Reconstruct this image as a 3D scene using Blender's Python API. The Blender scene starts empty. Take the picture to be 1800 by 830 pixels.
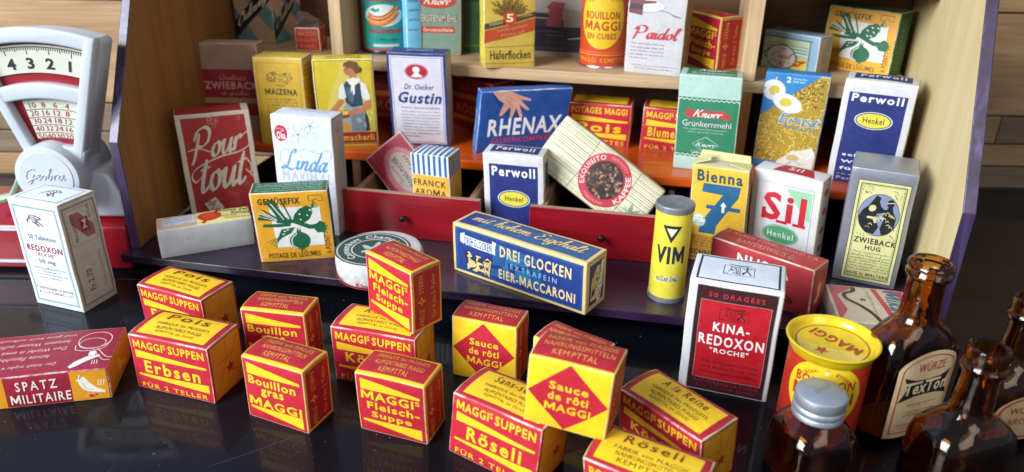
import bpy, bmesh, math, random
import numpy as np
from mathutils import Vector, Matrix
from mathutils.geometry import tessellate_polygon

# ------------------------------------------------------------ camera, world, light, exposure
scene = bpy.context.scene
COL = scene.collection
U = 0.01                                   # everything below is written in centimetres
R = math.radians
CAM_F, CAM_P, CAM_R, CAM_H = 1340.992, 0.432579, 0.0144668, 22.92639
cam_d = bpy.data.cameras.new('camera'); cam = bpy.data.objects.new('camera', cam_d); COL.objects.link(cam)
cam_d.sensor_width = 36; cam_d.lens = 36*CAM_F/1800
cam_d.clip_start = .01; cam_d.clip_end = 30
_fw = Vector((0, math.cos(CAM_P), -math.sin(CAM_P))); _up = Vector((0, math.sin(CAM_P), math.cos(CAM_P))); _rt = Vector((1, 0, 0))
_r2 = _rt*math.cos(CAM_R)+_up*math.sin(CAM_R); _u2 = -_rt*math.sin(CAM_R)+_up*math.cos(CAM_R)
cam.matrix_world = Matrix(((_r2.x, _u2.x, -_fw.x, 0), (_r2.y, _u2.y, -_fw.y, 0), (_r2.z, _u2.z, -_fw.z, CAM_H*U), (0, 0, 0, 1)))
cam_d.dof.use_dof = True; cam_d.dof.focus_distance = .395; cam_d.dof.aperture_fstop = 9
scene.camera = cam

world = bpy.data.worlds.new('World'); scene.world = world; world.use_nodes = True
bg = world.node_tree.nodes['Background']; bg.inputs[0].default_value = (.62, .70, .86, 1); bg.inputs[1].default_value = .34

def area(name, loc, target, sx, sy, power, color):
    d = bpy.data.lights.new(name, 'AREA'); d.shape = 'RECTANGLE'; d.size = sx; d.size_y = sy; d.energy = power; d.color = color
    o = bpy.data.objects.new(name, d); COL.objects.link(o); o.location = loc
    o.rotation_euler = (Vector(target)-Vector(loc)).to_track_quat('-Z', 'Y').to_euler()
    return o
area('window_light', (-1.55, -.72, 1.02), (.02, .42, .06), 1.2, 1.2, 104.0, (.89, .945, 1.0))
area('fill_light', (.7, -.9, 1.1), (0, .45, .05), .9, .9, 7.5, (1.0, .93, .84))  # added warm fill lamp, lifts the shop interior and right faces

scene.view_settings.view_transform = 'Standard'; scene.view_settings.look = 'None'
scene.view_settings.exposure = 0; scene.view_settings.gamma = 1
scene.cycles.max_bounces = 10; scene.cycles.transmission_bounces = 10; scene.cycles.glossy_bounces = 5
scene.cycles.caustics_reflective = False

# ------------------------------------------------------------ materials
def lin(c): return c/12.92 if c <= .04045 else ((c+.055)/1.055)**2.4
def hexc(h): return tuple(lin(int(h[i:i+2], 16)/255) for i in (0, 2, 4))+(1,)
MATS = {}
def newmat(name):
    m = bpy.data.materials.new(name); m.use_nodes = True
    nt = m.node_tree; return m, nt, nt.nodes['Principled BSDF'], nt.links
def node(nt, t, **kw):
    n = nt.nodes.new(t)
    for k, v in kw.items(): setattr(n, k, v)
    return n
def mixc(nt, fac, a, b):
    n = node(nt, 'ShaderNodeMix', data_type='RGBA')
    for i, s in ((0, fac), (6, a), (7, b)):
        if isinstance(s, bpy.types.NodeSocket): nt.links.new(s, n.inputs[i])
        else: n.inputs[i].default_value = s
    return n.outputs[2]
def ramp(nt, src, stops):
    n = node(nt, 'ShaderNodeValToRGB'); e = n.color_ramp.elements
    while len(e) < len(stops): e.new(.5)
    for el, (p, c) in zip(e, stops):
        el.position = p; el.color = c if len(c) == 4 else (*c, 1)
    nt.links.new(src, n.inputs[0]); return n.outputs[0]
def noise(nt, scale, detail=4, rough=.6, vec=None, dist=0):
    n = node(nt, 'ShaderNodeTexNoise'); n.inputs['Scale'].default_value = scale; n.inputs['Detail'].default_value = detail
    n.inputs['Roughness'].default_value = rough; n.inputs['Distortion'].default_value = dist
    if vec is None:
        t = node(nt, 'ShaderNodeTexCoord'); vec = t.outputs['Object']
    nt.links.new(vec, n.inputs['Vector']); return n.outputs['Fac']
def bump(nt, src, strength, dist, bsdf):
    b = node(nt, 'ShaderNodeBump'); b.inputs['Strength'].default_value = strength; b.inputs['Distance'].default_value = dist
    nt.links.new(src, b.inputs['Height']); nt.links.new(b.outputs[0], bsdf.inputs['Normal'])
W0 = (0, 0, 0, 1); W1 = (1, 1, 1, 1)
def paper(h, rough=.48, wear=.5):
    """printed cardboard: ink colour with rubbed specks and faint soiling"""
    k = ('p', h, rough, wear)
    if k in MATS: return MATS[k]
    m, nt, b, L = newmat('printed_card_'+h); c = hexc(h)
    n1 = noise(nt, 140, 6, .7)
    dirty = tuple(x*.89 for x in c[:3])+(1,); pale = tuple(min(1, x*1.06+.008) for x in c[:3])+(1,)
    base = mixc(nt, ramp(nt, n1, ((.32, W0), (.68, W1))), dirty, pale)
    n2 = noise(nt, 1500, 2, .5)
    speck = ramp(nt, n2, ((.70, W0), (.76, (wear,)*3)))
    worn = tuple(x*.45+.30 for x in c[:3])+(1,)
    L.new(mixc(nt, speck, base, worn), b.inputs['Base Color'])
    b.inputs['Roughness'].default_value = rough; b.inputs['Specular IOR Level'].default_value = .45
    bump(nt, n1, .25, .0004, b)
    MATS[k] = m; return m
def edgemat(h):
    """folded edge where the print is rubbed down to the board"""
    k = ('e', h)
    if k in MATS: return MATS[k]
    m, nt, b, L = newmat('worn_edge_'+h); c = hexc(h)
    n1 = noise(nt, 260, 6, .75)
    board = (.68, .63, .53, 1)
    n0 = noise(nt, 45, 3, .6)
    mu = node(nt, 'ShaderNodeMath', operation='MULTIPLY'); L.new(ramp(nt, n1, ((.34, W0), (.50, W1))), mu.inputs[0]); L.new(ramp(nt, n0, ((.40, (.12,)*3), (.60, W1))), mu.inputs[1])
    L.new(mixc(nt, mu.outputs[0], c, board), b.inputs['Base Color'])
    b.inputs['Roughness'].default_value = .7
    bump(nt, n1, .5, .0006, b)
    MATS[k] = m; return m
def wood(name, c1, c2, c3, axis='X', scale=1.0, rough=.45, coat=0, bumpy=.3, rings=1.0, fib=.72):
    m, nt, b, L = newmat(name)
    t = node(nt, 'ShaderNodeTexCoord'); mp = node(nt, 'ShaderNodeMapping')
    s = [38*scale]*3; s['XYZ'.index(axis)] = 3.2*scale
    mp.inputs['Scale'].default_value = s; L.new(t.outputs['Object'], mp.inputs['Vector'])
    n1 = noise(nt, 1.0*rings, 4, .6, mp.outputs[0], 1.2)
    mp2 = node(nt, 'ShaderNodeMapping'); s2 = [420*scale]*3; s2['XYZ'.index(axis)] = 14*scale
    mp2.inputs['Scale'].default_value = s2; L.new(t.outputs['Object'], mp2.inputs['Vector'])
    n2 = noise(nt, 1.0, 3, .6, mp2.outputs[0])
    col = ramp(nt, n1, ((.30, hexc(c1)), (.52, hexc(c2)), (.72, hexc(c3))))
    fib = ramp(nt, n2, ((.35, (fib, fib, fib)), (.62, W1)))
    mul = node(nt, 'ShaderNodeMix', data_type='RGBA', blend_type='MULTIPLY'); mul.inputs[0].default_value = .8
    L.new(col, mul.inputs[6]); L.new(fib, mul.inputs[7]); L.new(mul.outputs[2], b.inputs['Base Color'])
    b.inputs['Roughness'].default_value = rough; b.inputs['Coat Weight'].default_value = coat; b.inputs['Coat Roughness'].default_value = .15
    bump(nt, n2, bumpy, .0006, b)
    return m
def plain(name, h, rough=.4, metal=0, coat=0, nscale=120, amt=.12, bumpy=.1, tr=0, ior=1.5):
    m, nt, b, L = newmat(name); c = hexc(h)
    n1 = noise(nt, nscale, 5, .65)
    L.new(mixc(nt, ramp(nt, n1, ((.3, W0), (.7, W1))), tuple(x*(1-amt) for x in c[:3])+(1,), tuple(min(1, x*(1+amt*.5)) for x in c[:3])+(1,)), b.inputs['Base Color'])
    b.inputs['Roughness'].default_value = rough; b.inputs['Metallic'].default_value = metal; b.inputs['Coat Weight'].default_value = coat
    b.inputs['Transmission Weight'].default_value = tr; b.inputs['IOR'].default_value = ior
    if bumpy: bump(nt, n1, bumpy, .0006, b)
    return m

# ------------------------------------------------------------ object helpers
def tag(o, label=None, cat=None, group=None, kind=None):
    if label: o['label'] = label
    if cat: o['category'] = cat
    if group: o['group'] = group
    if kind: o['kind'] = kind
    return o
def empty(name, loc, rz=0, parent=None):
    o = bpy.data.objects.new(name, None); COL.objects.link(o); o.empty_display_size = .01
    o.location = [c*U for c in loc]; o.rotation_euler = (0, 0, rz); o.parent = parent
    return o
def mesh_obj(name, V, F, mats, mi=None, parent=None, smooth=False, loc=None):
    me = bpy.data.meshes.new(name)
    V = np.asarray(V, float)*U
    me.from_pydata(V.tolist(), [], F if isinstance(F, list) else F.tolist())
    for m in (mats if isinstance(mats, (list, tuple)) else [mats]): me.materials.append(m)
    if mi is not None: me.polygons.foreach_set('material_index', np.asarray(mi, np.int32))
    if smooth: me.polygons.foreach_set('use_smooth', np.ones(len(me.polygons), bool))
    me.update()
    o = bpy.data.objects.new(name, me); COL.objects.link(o); o.parent = parent
    if loc is not None: o.location = [c*U for c in loc]
    return o
class MB:
    """collects simple solids in centimetres, links them as one mesh"""
    def __init__(s): s.V = []; s.F = []; s.M = []
    def add(s, V, F, m=0):
        k = len(s.V); s.V += [tuple(v) for v in V]; s.F += [tuple(i+k for i in f) for f in F]; s.M += [m]*len(F)
    def box(s, x0, y0, z0, x1, y1, z1, m=0):
        V = [(x, y, z) for z in (z0, z1) for y in (y0, y1) for x in (x0, x1)]
        s.add(V, [(0, 2, 3, 1), (4, 5, 7, 6), (0, 1, 5, 4), (2, 6, 7, 3), (0, 4, 6, 2), (1, 3, 7, 5)], m)
    def prism(s, pts, axis, a, b, m=0):
        """polygon pts in the two other axes extruded a..b along axis"""
        n = len(pts)
        def mk(p, t): return (t, p[0], p[1]) if axis == 'x' else ((p[0], t, p[1]) if axis == 'y' else (p[0], p[1], t))
        V = [mk(p, a) for p in pts]+[mk(p, b) for p in pts]
        F = [tuple(range(n)), tuple(range(2*n-1, n-1, -1))]+[(i, i+n, (i+1) % n+n, (i+1) % n) for i in range(n)]
        s.add(V, F, m)
    def tube(s, P, r, n=8, m=0):
        P = [Vector(p) for p in P]; V = []; F = []
        for i, p in enumerate(P):
            t = (P[min(i+1, len(P)-1)]-P[max(i-1, 0)]).normalized()
            a = t.cross(Vector((0, 0, 1)) if abs(t.z) < .9 else Vector((1, 0, 0))).normalized(); b = t.cross(a)
            rr = r[i] if isinstance(r, (list, tuple)) else r
            V += [p+(a*math.cos(q*2*math.pi/n)+b*math.sin(q*2*math.pi/n))*rr for q in range(n)]
        for i in range(len(P)-1):
            for q in range(n):
                F.append((i*n+q, i*n+(q+1) % n, (i+1)*n+(q+1) % n, (i+1)*n+q))
        F += [tuple(range(n))[::-1], tuple((len(P)-1)*n+q for q in range(n))]
        s.add(V, F, m)
    def lathe(s, prof, n=48, c=(0, 0), m=0):
        V = [];F = []
        for r, z in prof: V += [(c[0]+r*math.cos(q*2*math.pi/n), c[1]+r*math.sin(q*2*math.pi/n), z) for q in range(n)]
        for i in range(len(prof)-1):
            for q in range(n): F.append((i*n+q, i*n+(q+1) % n, (i+1)*n+(q+1) % n, (i+1)*n+q))
        s.add(V, F, m)
    def build(s, name, mats, parent=None, bevel=0, smooth=False, loc=None, segs=2, bmat=-1):
        o = mesh_obj(name, s.V, s.F, mats, s.M, parent, False, loc)
        bm = bmesh.new(); bm.from_mesh(o.data); bmesh.ops.remove_doubles(bm, verts=bm.verts, dist=1e-6)
        bmesh.ops.recalc_face_normals(bm, faces=bm.faces)
        if bevel: bmesh.ops.bevel(bm, geom=[e for e in bm.edges if len(e.link_faces) == 2 and e.calc_face_angle() > .5], offset=bevel*U, segments=segs, profile=.5, affect='EDGES', material=bmat)
        bm.to_mesh(o.data); bm.free()
        if smooth:
            for p in o.data.polygons: p.use_smooth = True
            o.data.set_sharp_from_angle(angle=R(40))
        return o

# ------------------------------------------------------------ glyphs (built-in font, read once)
CHARS = "ABCDEFGHIJKLMNOPQRSTUVWXYZabcdefghijklmnopqrstuvwxyz0123456789.,-+&'\"*()/½:;äöüÄÖÜéèôàÉÈß"
GLY = {}; ADV = {}
def _glyphs():
    items = []
    def mk(t, off):
        c = bpy.data.curves.new('glyph', 'FONT'); c.body = t; c.resolution_u = 2; c.offset = off; c.fill_mode = 'FRONT'
        o = bpy.data.objects.new('glyph', c); COL.objects.link(o); return o
    for ch in CHARS:
        for b, off in ((0, 0.0), (1, .010), (2, .028)): items.append((ch, b, mk(ch, off)))
        items.append((ch, 'adv', mk(ch+'I', 0)))
    dg = bpy.context.evaluated_depsgraph_get(); dg.update()
    raw = {}
    for ch, b, o in items:
        me = o.evaluated_get(dg).to_mesh()
        n = len(me.vertices); co = np.empty(n*3); me.vertices.foreach_get('co', co); co = co.reshape(-1, 3)[:, :2]
        F = [tuple(p.vertices) for p in me.polygons]
        raw[ch, b] = (co, F); o.evaluated_get(dg).to_mesh_clear()
    imax = raw['I', 0][0][:, 0].max()
    for ch in CHARS:
        a = raw[ch, 'adv'][0]; ADV[ch] = float(a[:, 0].max()-imax) if len(a) else .3
        for b in (0, 1, 2): GLY[ch, b] = raw[ch, b]
    for _, _, o in items:
        c = o.data; bpy.data.objects.remove(o); bpy.data.curves.remove(c)
    ADV[' '] = .28
    for b, t in ((1, .13), (2, .17)):        # heavy M with open counters
        P = [(.04, 0), (.04, .73), (.04+t*1.1, .73), (.46, .34), (.88-t*1.1, .73), (.88, .73), (.88, 0), (.88-t, 0), (.88-t, .46), (.53, .10), (.39, .10), (.04+t, .46), (.04+t, 0)]
        GLY['M', b] = (np.array(P), [tuple(q) for q in tessellate_polygon([[Vector((x, y, 0)) for x, y in P]])])
    ADV['M'] = .92
_glyphs()
def text2d(s, b=1, gap=0.0):
    V = []; F = []; x = 0; k = 0
    for ch in s:
        if ch != ' ':
            co, f = GLY.get((ch, b), GLY['-', b])
            V.append(co+np.array([x, 0])); F += [tuple(i+k for i in q) for q in f]; k += len(co)
        x += ADV.get(ch, .5)+gap+(.035*b)
    return np.vstack(V), F
# ------------------------------------------------------------ brush script letters (strokes)
SC = {
 'P': (1.0, [[(.25, .95), (.2, .5), (.1, 0), (.0, -.15)], [(.0, .7), (.15, 1.0), (.5, 1.12), (.8, .95), (.75, .6), (.45, .45), (.2, .5)]]),
 'o': (.52, [[(.3, .5), (.12, .4), (.05, .15), (.2, 0), (.38, .12), (.4, .38), (.28, .5), (.4, .42), (.54, .45)]]),
 'u': (.62, [[(.0, .3), (.12, .5), (.08, .15), (.2, 0), (.38, .18), (.5, .5), (.45, .15), (.52, 0), (.64, .12)]]),
 'r': (.44, [[(.0, .25), (.14, .5), (.12, .3), (.09, 0)], [(.10, .25), (.22, .48), (.34, .52), (.44, .42)]]),
 't': (.42, [[(.24, .85), (.14, .35), (.12, .08), (.22, 0), (.42, .15)], [(.0, .58), (.4, .64)]]),
 'L': (.9, [[(.55, .85), (.68, 1.0), (.55, 1.1), (.38, .85), (.32, .3), (.15, .02), (-.05, .05), (.08, .16), (.35, .05), (.65, -.03), (.95, .15)]]),
 'i': (.3, [[(.0, .3), (.12, .5), (.08, .12), (.16, 0), (.3, .15)], [(.17, .68), (.19, .72)]]),
 'n': (.62, [[(.02, .35), (.12, .5), (.06, 0)], [(.08, .2), (.3, .5), (.42, .42), (.36, .1), (.46, 0), (.62, .15)]]),
 'd': (.6, [[(.42, .42), (.22, .5), (.06, .3), (.08, .05), (.24, 0), (.44, .4)], [(.6, 1.05), (.46, .45), (.42, .1), (.5, 0), (.62, .12)]]),
 'a': (.56, [[(.42, .42), (.24, .5), (.06, .3), (.08, .05), (.22, 0), (.4, .4), (.46, .5), (.4, .1), (.48, 0), (.6, .14)]]),
 'l': (.32, [[(.02, .25), (.3, .9), (.24, 1.05), (.14, .8), (.1, .12), (.18, 0), (.32, .14)]]),
 'e': (.44, [[(.02, .2), (.26, .32), (.3, .46), (.18, .52), (.05, .3), (.1, .03), (.26, 0), (.44, .18)]]),
 'v': (.5, [[(.0, .35), (.12, .5), (.14, .1), (.22, 0), (.4, .3), (.42, .5), (.52, .42)]]),
 'w': (.74, [[(.0, .35), (.12, .5), (.1, .1), (.2, 0), (.34, .2), (.38, .48), (.36, .1), (.46, 0), (.64, .28), (.64, .5), (.76, .42)]]),
 'y': (.55, [[(.0, .35), (.12, .5), (.08, .16), (.2, .05), (.4, .4), (.46, .5), (.34, -.2), (.14, -.42), (.02, -.3), (.2, -.12), (.55, .15)]]),
 'O': (.95, [[(.7, .95), (.45, 1.1), (.1, .7), (.08, .2), (.35, 0), (.75, .3), (.82, .8), (.62, 1.0), (.5, .85), (.75, .8), (1.0, .95)]]),
 'K': (.9, [[(.3, 1.0), (.18, .5), (.05, 0)], [(.8, 1.0), (.5, .65), (.22, .48), (.45, .4), (.6, .05), (.9, .12)]]),
 'g': (.55, [[(.42, .42), (.22, .5), (.06, .3), (.1, .06), (.28, .05), (.44, .45), (.34, -.25), (.12, -.4), (.04, -.25), (.55, .15)]]),
 's': (.42, [[(.0, .15), (.26, .52), (.34, .2), (.22, 0), (.06, .05), (.42, .16)]]),
 'G': (.95, [[(.8, .85), (.6, 1.05), (.2, .8), (.08, .3), (.3, 0), (.6, .15), (.72, .5), (.62, -.1), (.4, -.35), (.2, -.2), (.9, .2)]]),
 'b': (.52, [[(.02, .25), (.28, .95), (.2, 1.05), (.12, .7), (.08, .1), (.22, 0), (.38, .2), (.32, .46), (.54, .42)]]),
 'D': (.95, [[(.3, 1.0), (.2, .4), (.02, .02), (.3, .06), (.7, .2), (.85, .7), (.6, 1.05), (.1, .95)]]),
 'k': (.56, [[(.02, .25), (.28, .95), (.18, 1.05), (.1, .5), (.05, 0)], [(.08, .2), (.34, .5), (.36, .3), (.14, .24), (.36, 0), (.56, .14)]]),
 'm': (.9, [[(.02, .35), (.12, .5), (.06, 0)], [(.08, .2), (.28, .5), (.34, .4), (.3, 0)], [(.32, .2), (.54, .5), (.64, .4), (.6, .08), (.7, 0), (.88, .15)]]),
 'z': (.46, [[(.02, .4), (.34, .5), (.06, 0), (.46, .1)]]),
 'h': (.6, [[(.02, .25), (.28, .95), (.18, 1.05), (.1, .5), (.05, 0)], [(.07, .2), (.3, .5), (.4, .4), (.36, .08), (.46, 0), (.6, .14)]]),
 'M': (1.1, [[(.0, 0), (.25, 1.0), (.4, .1), (.75, 1.0), (.8, .05), (1.05, .15)]]),
 'f': (.4, [[(.0, .2), (.34, .9), (.28, 1.05), (.16, .7), (.0, -.4)], [(.02, .45), (.36, .5)]]),
 'E': (.8, [[(.72, .88), (.48, 1.06), (.2, .86), (.42, .58), (.14, .40), (.08, .12), (.35, 0), (.75, .2)]]),
 'C': (.85, [[(.72, .85), (.55, 1.06), (.2, .8), (.06, .3), (.3, 0), (.8, .25)]]),
 'c': (.42, [[(.34, .42), (.22, .52), (.06, .3), (.1, .03), (.24, 0), (.42, .16)]]),
 'H': (1.0, [[(.1, .95), (.3, 1.0), (.2, .5), (.05, 0)], [(.85, 1.0), (.7, .5), (.62, .05), (.8, .05), (.95, .15)], [(.15, .5), (.75, .55)]]),
 'N': (.95, [[(.0, .0), (.2, 1.0), (.55, .05), (.85, 1.0)]]),
 'Z': (.8, [[(.1, .95), (.7, 1.0), (.1, .02), (.75, .08)]]),
 'S': (.75, [[(.65, .9), (.42, 1.05), (.22, .8), (.48, .45), (.4, .05), (.1, .05)]]),
 'q': (.56, [[(.42, .42), (.24, .5), (.06, .3), (.1, .03), (.3, .06), (.44, .48), (.32, -.4), (.56, .1)]]),
 'p': (.56, [[(.0, .3), (.14, .5), (.0, -.4)], [(.08, .3), (.28, .52), (.42, .3), (.26, 0), (.1, .08)]]),
 'j': (.32, [[(.0, .3), (.18, .5), (.06, -.3), (-.1, -.4), (.32, .15)]]),
 'Q': (.95, [[(.7, .95), (.45, 1.1), (.1, .7), (.08, .2), (.35, 0), (.75, .3), (.82, .8), (.62, 1.0)], [(.4, .2), (.7, -.1), (.95, .0)]]),
 'F': (.8, [[(.1, .95), (.9, 1.05)], [(.45, .95), (.3, .4), (.05, 0)], [(.25, .5), (.6, .55)]]),
 '.': (.2, [[(.08, .0), (.1, .05)]]), '-': (.4, [[(.05, .25), (.32, .28)]]), ' ': (.35, []),
}
def catmull(P, n=6):
    P = np.array(P, float)
    if len(P) < 3: return np.array([P[0]+(P[-1]-P[0])*t for t in np.linspace(0, 1, 3)])
    Q = np.vstack([2*P[0]-P[1], P, 2*P[-1]-P[-2]]); out = []
    for i in range(1, len(Q)-2):
        for t in np.arange(n)/n:
            a, b, c, d = Q[i-1:i+3]
            out.append(.5*((2*b)+(-a+c)*t+(2*a-5*b+4*c-d)*t*t+(-a+3*b-3*c+d)*t**3))
    return np.array(out+[P[-1]])
def ribbon(P, w, nib=None, taper=True):
    """band of width w (or pen-angled nib) along 2D polyline"""
    P = np.asarray(P, float); n = len(P)
    T = np.gradient(P, axis=0); L = np.hypot(T[:, 0], T[:, 1])+1e-9; T /= L[:, None]; N = np.stack([-T[:, 1], T[:, 0]], 1)
    ww = np.full(n, w/2.)
    if nib is not None: ww = w/2*(.30+.70*np.abs(np.sin(np.arctan2(T[:, 1], T[:, 0])-nib)))
    if taper: ww[0] *= .5; ww[-1] *= .5
    V = np.vstack([P+N*ww[:, None], P-N*ww[:, None]])
    return V, [(i, i+1, i+1+n, i+n) for i in range(n-1)]
def script2d(s, w=.12, nib=.35, seg=5):
    V = []; F = []; x = 0; k = 0
    for ch in s:
        adv, st = SC.get(ch, SC['n'])
        for q in st:
            v, f = ribbon(catmull([(a+x, b) for a, b in q], seg), w, nib)
            V.append(v); F += [tuple(i+k for i in t) for t in f]; k += len(v)
        x += adv
    return np.vstack(V), F

# ------------------------------------------------------------ flat print laid on any surface
class Art:
    def __init__(s, sizes, fn, cuts): s.sizes = sizes; s.fn = fn; s.cuts = cuts; s.items = []; s.n = 0; s.rng = random.Random(7)
    def raw(s, face, V, F, col, layer, kind='a'):
        s.items.append((face, np.asarray(V, float), F, col, layer, kind))
    def _l(s, layer):
        if layer is not None: return layer
        s.n += .12; return s.n
    def S(s, face): return s.sizes[face]
    def poly(s, face, pts, col, layer=None):
        W, H = s.S(face); P = [(a*W, b*H) for a, b in pts]
        F = [tuple(t) for t in tessellate_polygon([[Vector((a, b, 0)) for a, b in P]])]
        s.raw(face, P, F, col, s._l(layer))
    def rect(s, face, x0, y0, x1, y1, col, layer=None): s.poly(face, [(x0, y0), (x1, y0), (x1, y1), (x0, y1)], col, layer)
    def frame(s, face, x0, y0, x1, y1, t, col, layer=None):
        W, H = s.S(face); l = s._l(layer); a = t/W; b = t/H
        s.rect(face, x0, y0, x1, y0+b, col, l); s.rect(face, x0, y1-b, x1, y1, col, l)
        s.rect(face, x0, y0+b, x0+a, y1-b, col, l); s.rect(face, x1-a, y0+b, x1, y1-b, col, l)
    def ell(s, face, cx, cy, rx, ry, col, layer=None, rot=0, n=28, a0=0, a1=2*math.pi):
        W, H = s.S(face); c, q = math.cos(rot), math.sin(rot); P = []
        for i in range(n):
            t = a0+(a1-a0)*i/n; a, b = rx*W*math.cos(t), ry*H*math.sin(t); P.append((cx+(a*c-b*q)/W, cy+(a*q+b*c)/H))
        s.poly(face, P, col, layer)
    def circ(s, face, cx, cy, r, col, layer=None, n=28):
        W, H = s.S(face); s.ell(face, cx, cy, r/W, r/H, col, layer, n=n)
    def ring(s, face, cx, cy, rx, ry, t, col, layer=None, n=40):
        W, H = s.S(face)
        P = [((cx+rx*math.cos(i*2*math.pi/n))*W, (cy+ry*math.sin(i*2*math.pi/n))*H) for i in range(n+1)]
        V, F = ribbon(P, t, taper=False); s.raw(face, V, F, col, s._l(layer))
    def line(s, face, pts, w, col, layer=None, smooth=True, nib=None, kind='a', n=6):
        W, H = s.S(face); P = [(a*W, b*H) for a, b in pts]
        P = catmull(P, n) if smooth and len(P) > 2 else np.array(P, float)
        V, F = ribbon(P, w, nib, taper=False); s.raw(face, V, F, col, s._l(layer), kind)
    def star(s, face, cx, cy, r, col, n=5, k=.42, a=math.pi/2, layer=None):
        W, H = s.S(face)
        s.poly(face, [(cx+(r if i % 2 == 0 else r*k)*math.cos(a+i*math.pi/n)/W, cy+(r if i % 2 == 0 else r*k)*math.sin(a+i*math.pi/n)/H) for i in range(2*n)], col, layer)
    def place(s, face, V, F, x0, y0, x1, y1, col, rot, sh, layer, skew=0, ref=None):
        V = np.array(V, float); V[:, 0] += sh*V[:, 1]
        lo, hi = V.min(0), V.max(0)
        if ref is not None: lo[1], hi[1] = ref
        q = (V-lo)/(hi-lo)
        if rot == 90: q = np.stack([1-q[:, 1], q[:, 0]], 1)
        elif rot == 180: q = 1-q
        elif rot == 270: q = np.stack([q[:, 1], 1-q[:, 0]], 1)
        W, H = s.S(face)
        X = x0+q[:, 0]*(x1-x0); Y = y0+q[:, 1]*(y1-y0)+skew*q[:, 0]
        s.raw(face, np.stack([X*W, Y*H], 1), F, col, layer, 't')
    def T(s, face, txt, x0, y0, x1, y1, col, b=1, sh=0, rot=0, layer=None, gap=.03, skew=0, outline=None):
        if outline:
            V, F = text2d(txt, 2, gap); V2 = text2d(txt, 0, gap)[0]
            W, H = s.S(face); e = .035; s.place(face, V, F, x0-e/W, y0-e/H, x1+e/W, y1+e/H, outline, rot, sh, 8.5, skew); b = 0
        V, F = text2d(txt, b, gap); s.place(face, V, F, x0, y0, x1, y1, col, rot, sh, 9.5 if layer is None else layer, skew)
    def script(s, face, txt, x0, y0, x1, y1, col, w=.13, sh=.25, rot=0, nib=.35, skew=0, layer=9.5, seg=5):
        V, F = script2d(txt, w, nib, seg); s.place(face, V, F, x0, y0, x1, y1, col, rot, sh, layer, skew)
    def arct(s, face, txt, cx, cy, r, hgt, a0, a1, col, b=1, inward=False, layer=9.5):
        """lettering round a circle: radius and height in cm, angles in degrees measured clockwise from the top"""
        W, H = s.S(face); tot = sum(ADV.get(c, .5) for c in txt); x = 0; Vs = []; Fs = []; k = 0
        for ch in txt:
            adv = ADV.get(ch, .5)
            if ch != ' ':
                a = R(a0+(a1-a0)*((x+adv/2)/tot)); co, f = GLY[ch, b]
                wsc = abs(R(a1-a0))*r/tot; lx = (co[:, 0]-adv/2)*wsc; ly = co[:, 1]*hgt/.73
                if a1 < a0: lx = -lx
                # tangent direction for clockwise angle
                X = cx*W+(r+ly)*math.sin(a)+lx*math.cos(a); Y = cy*H+(r+ly)*math.cos(a)-lx*math.sin(a)
                Vs.append(np.stack([X, Y], 1)); Fs += [tuple(i+k for i in q) for q in f]; k += len(co)
            x += adv
        s.raw(face, np.vstack(Vs), Fs, col, layer, 't')
    def fine(s, face, x0, y0, x1, y1, rows, col, rot=0, k=.5):
        """rows of print too small to read: short strokes in word groups"""
        W, H = s.S(face); rg = s.rng; V = []; F = []
        for i in range(rows):
            t = (i+.5)/rows; x = 0; end = 1 if rg.random() < .75 else rg.uniform(.6, .95)
            while x < end:
                for _ in range(rg.randint(2, 6)):
                    wd = .010/((x1-x0)*W if rot == 0 else (y1-y0)*H)*3.2; hh = rg.uniform(.28, .62)*k/rows
                    if x+wd > end: break
                    q = [(x, t-hh), (x+wd, t-hh*.6), (x+wd*.9, t+hh), (x+wd*.1, t+hh*.7)]
                    if rot == 90: q = [(1-b, a) for a, b in q]
                    n = len(V); V += [((x0+a*(x1-x0))*W, (y0+(1-b if rot == 0 else b)*(y1-y0))*H) for a, b in q]; F.append((n, n+1, n+2, n+3)); x += wd*1.5
                x += .03+.02*rg.random()
        if F: s.raw(face, V, F, col, 9.2, 't')
    def build(s, parent, gloss=.48, names=('artwork', 'lettering')):
        for kind, name in zip('at', names):
            its = [i for i in s.items if i[5] == kind]
            if not its: continue
            for face in sorted({i[0] for i in its}):
                mats = []; mid = {}; AV = []; AF = []; AM = []; kk = 0
                bm = bmesh.new()
                for (_, V, F, col, layer, _) in [i for i in its if i[0] == face]:
                    if col not in mid: mid[col] = len(mats); mats.append(col if isinstance(col, bpy.types.Material) else paper(col, gloss))
                    vs = [bm.verts.new((x, y, layer)) for x, y in V]
                    for f in F:
                        if len(set(f)) < 3: continue
                        try: nf = bm.faces.new([vs[i] for i in f])
                        except ValueError: continue
                        nf.material_index = mid[col]
                bm.verts.ensure_lookup_table()
                xs = [v.co.x for v in bm.verts]; ys = [v.co.y for v in bm.verts]
                cu, cv = s.cuts[face]
                for c, ax, lim in [(c, (1, 0, 0), xs) for c in cu]+[(c, (0, 1, 0), ys) for c in cv]:
                    if not (min(lim) < c < max(lim)): continue
                    co = (c, 0, 0) if ax[0] else (0, c, 0)
                    bmesh.ops.bisect_plane(bm, geom=bm.verts[:]+bm.edges[:]+bm.faces[:], dist=1e-7, plane_co=co, plane_no=ax)
                bm.verts.index_update()
                P = np.array([v.co for v in bm.verts])
                W, H = s.sizes[face]
                Q = s.fn(face, P[:, 0], P[:, 1], .006+.0012*P[:, 2])
                AV.append(Q); AF += [tuple(v.index+kk for v in f.verts) for f in bm.faces]; AM += [f.material_index for f in bm.faces]
                kk += len(P); bm.free()
                mesh_obj(name, np.vstack(AV), AF, mats, AM, parent)

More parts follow.
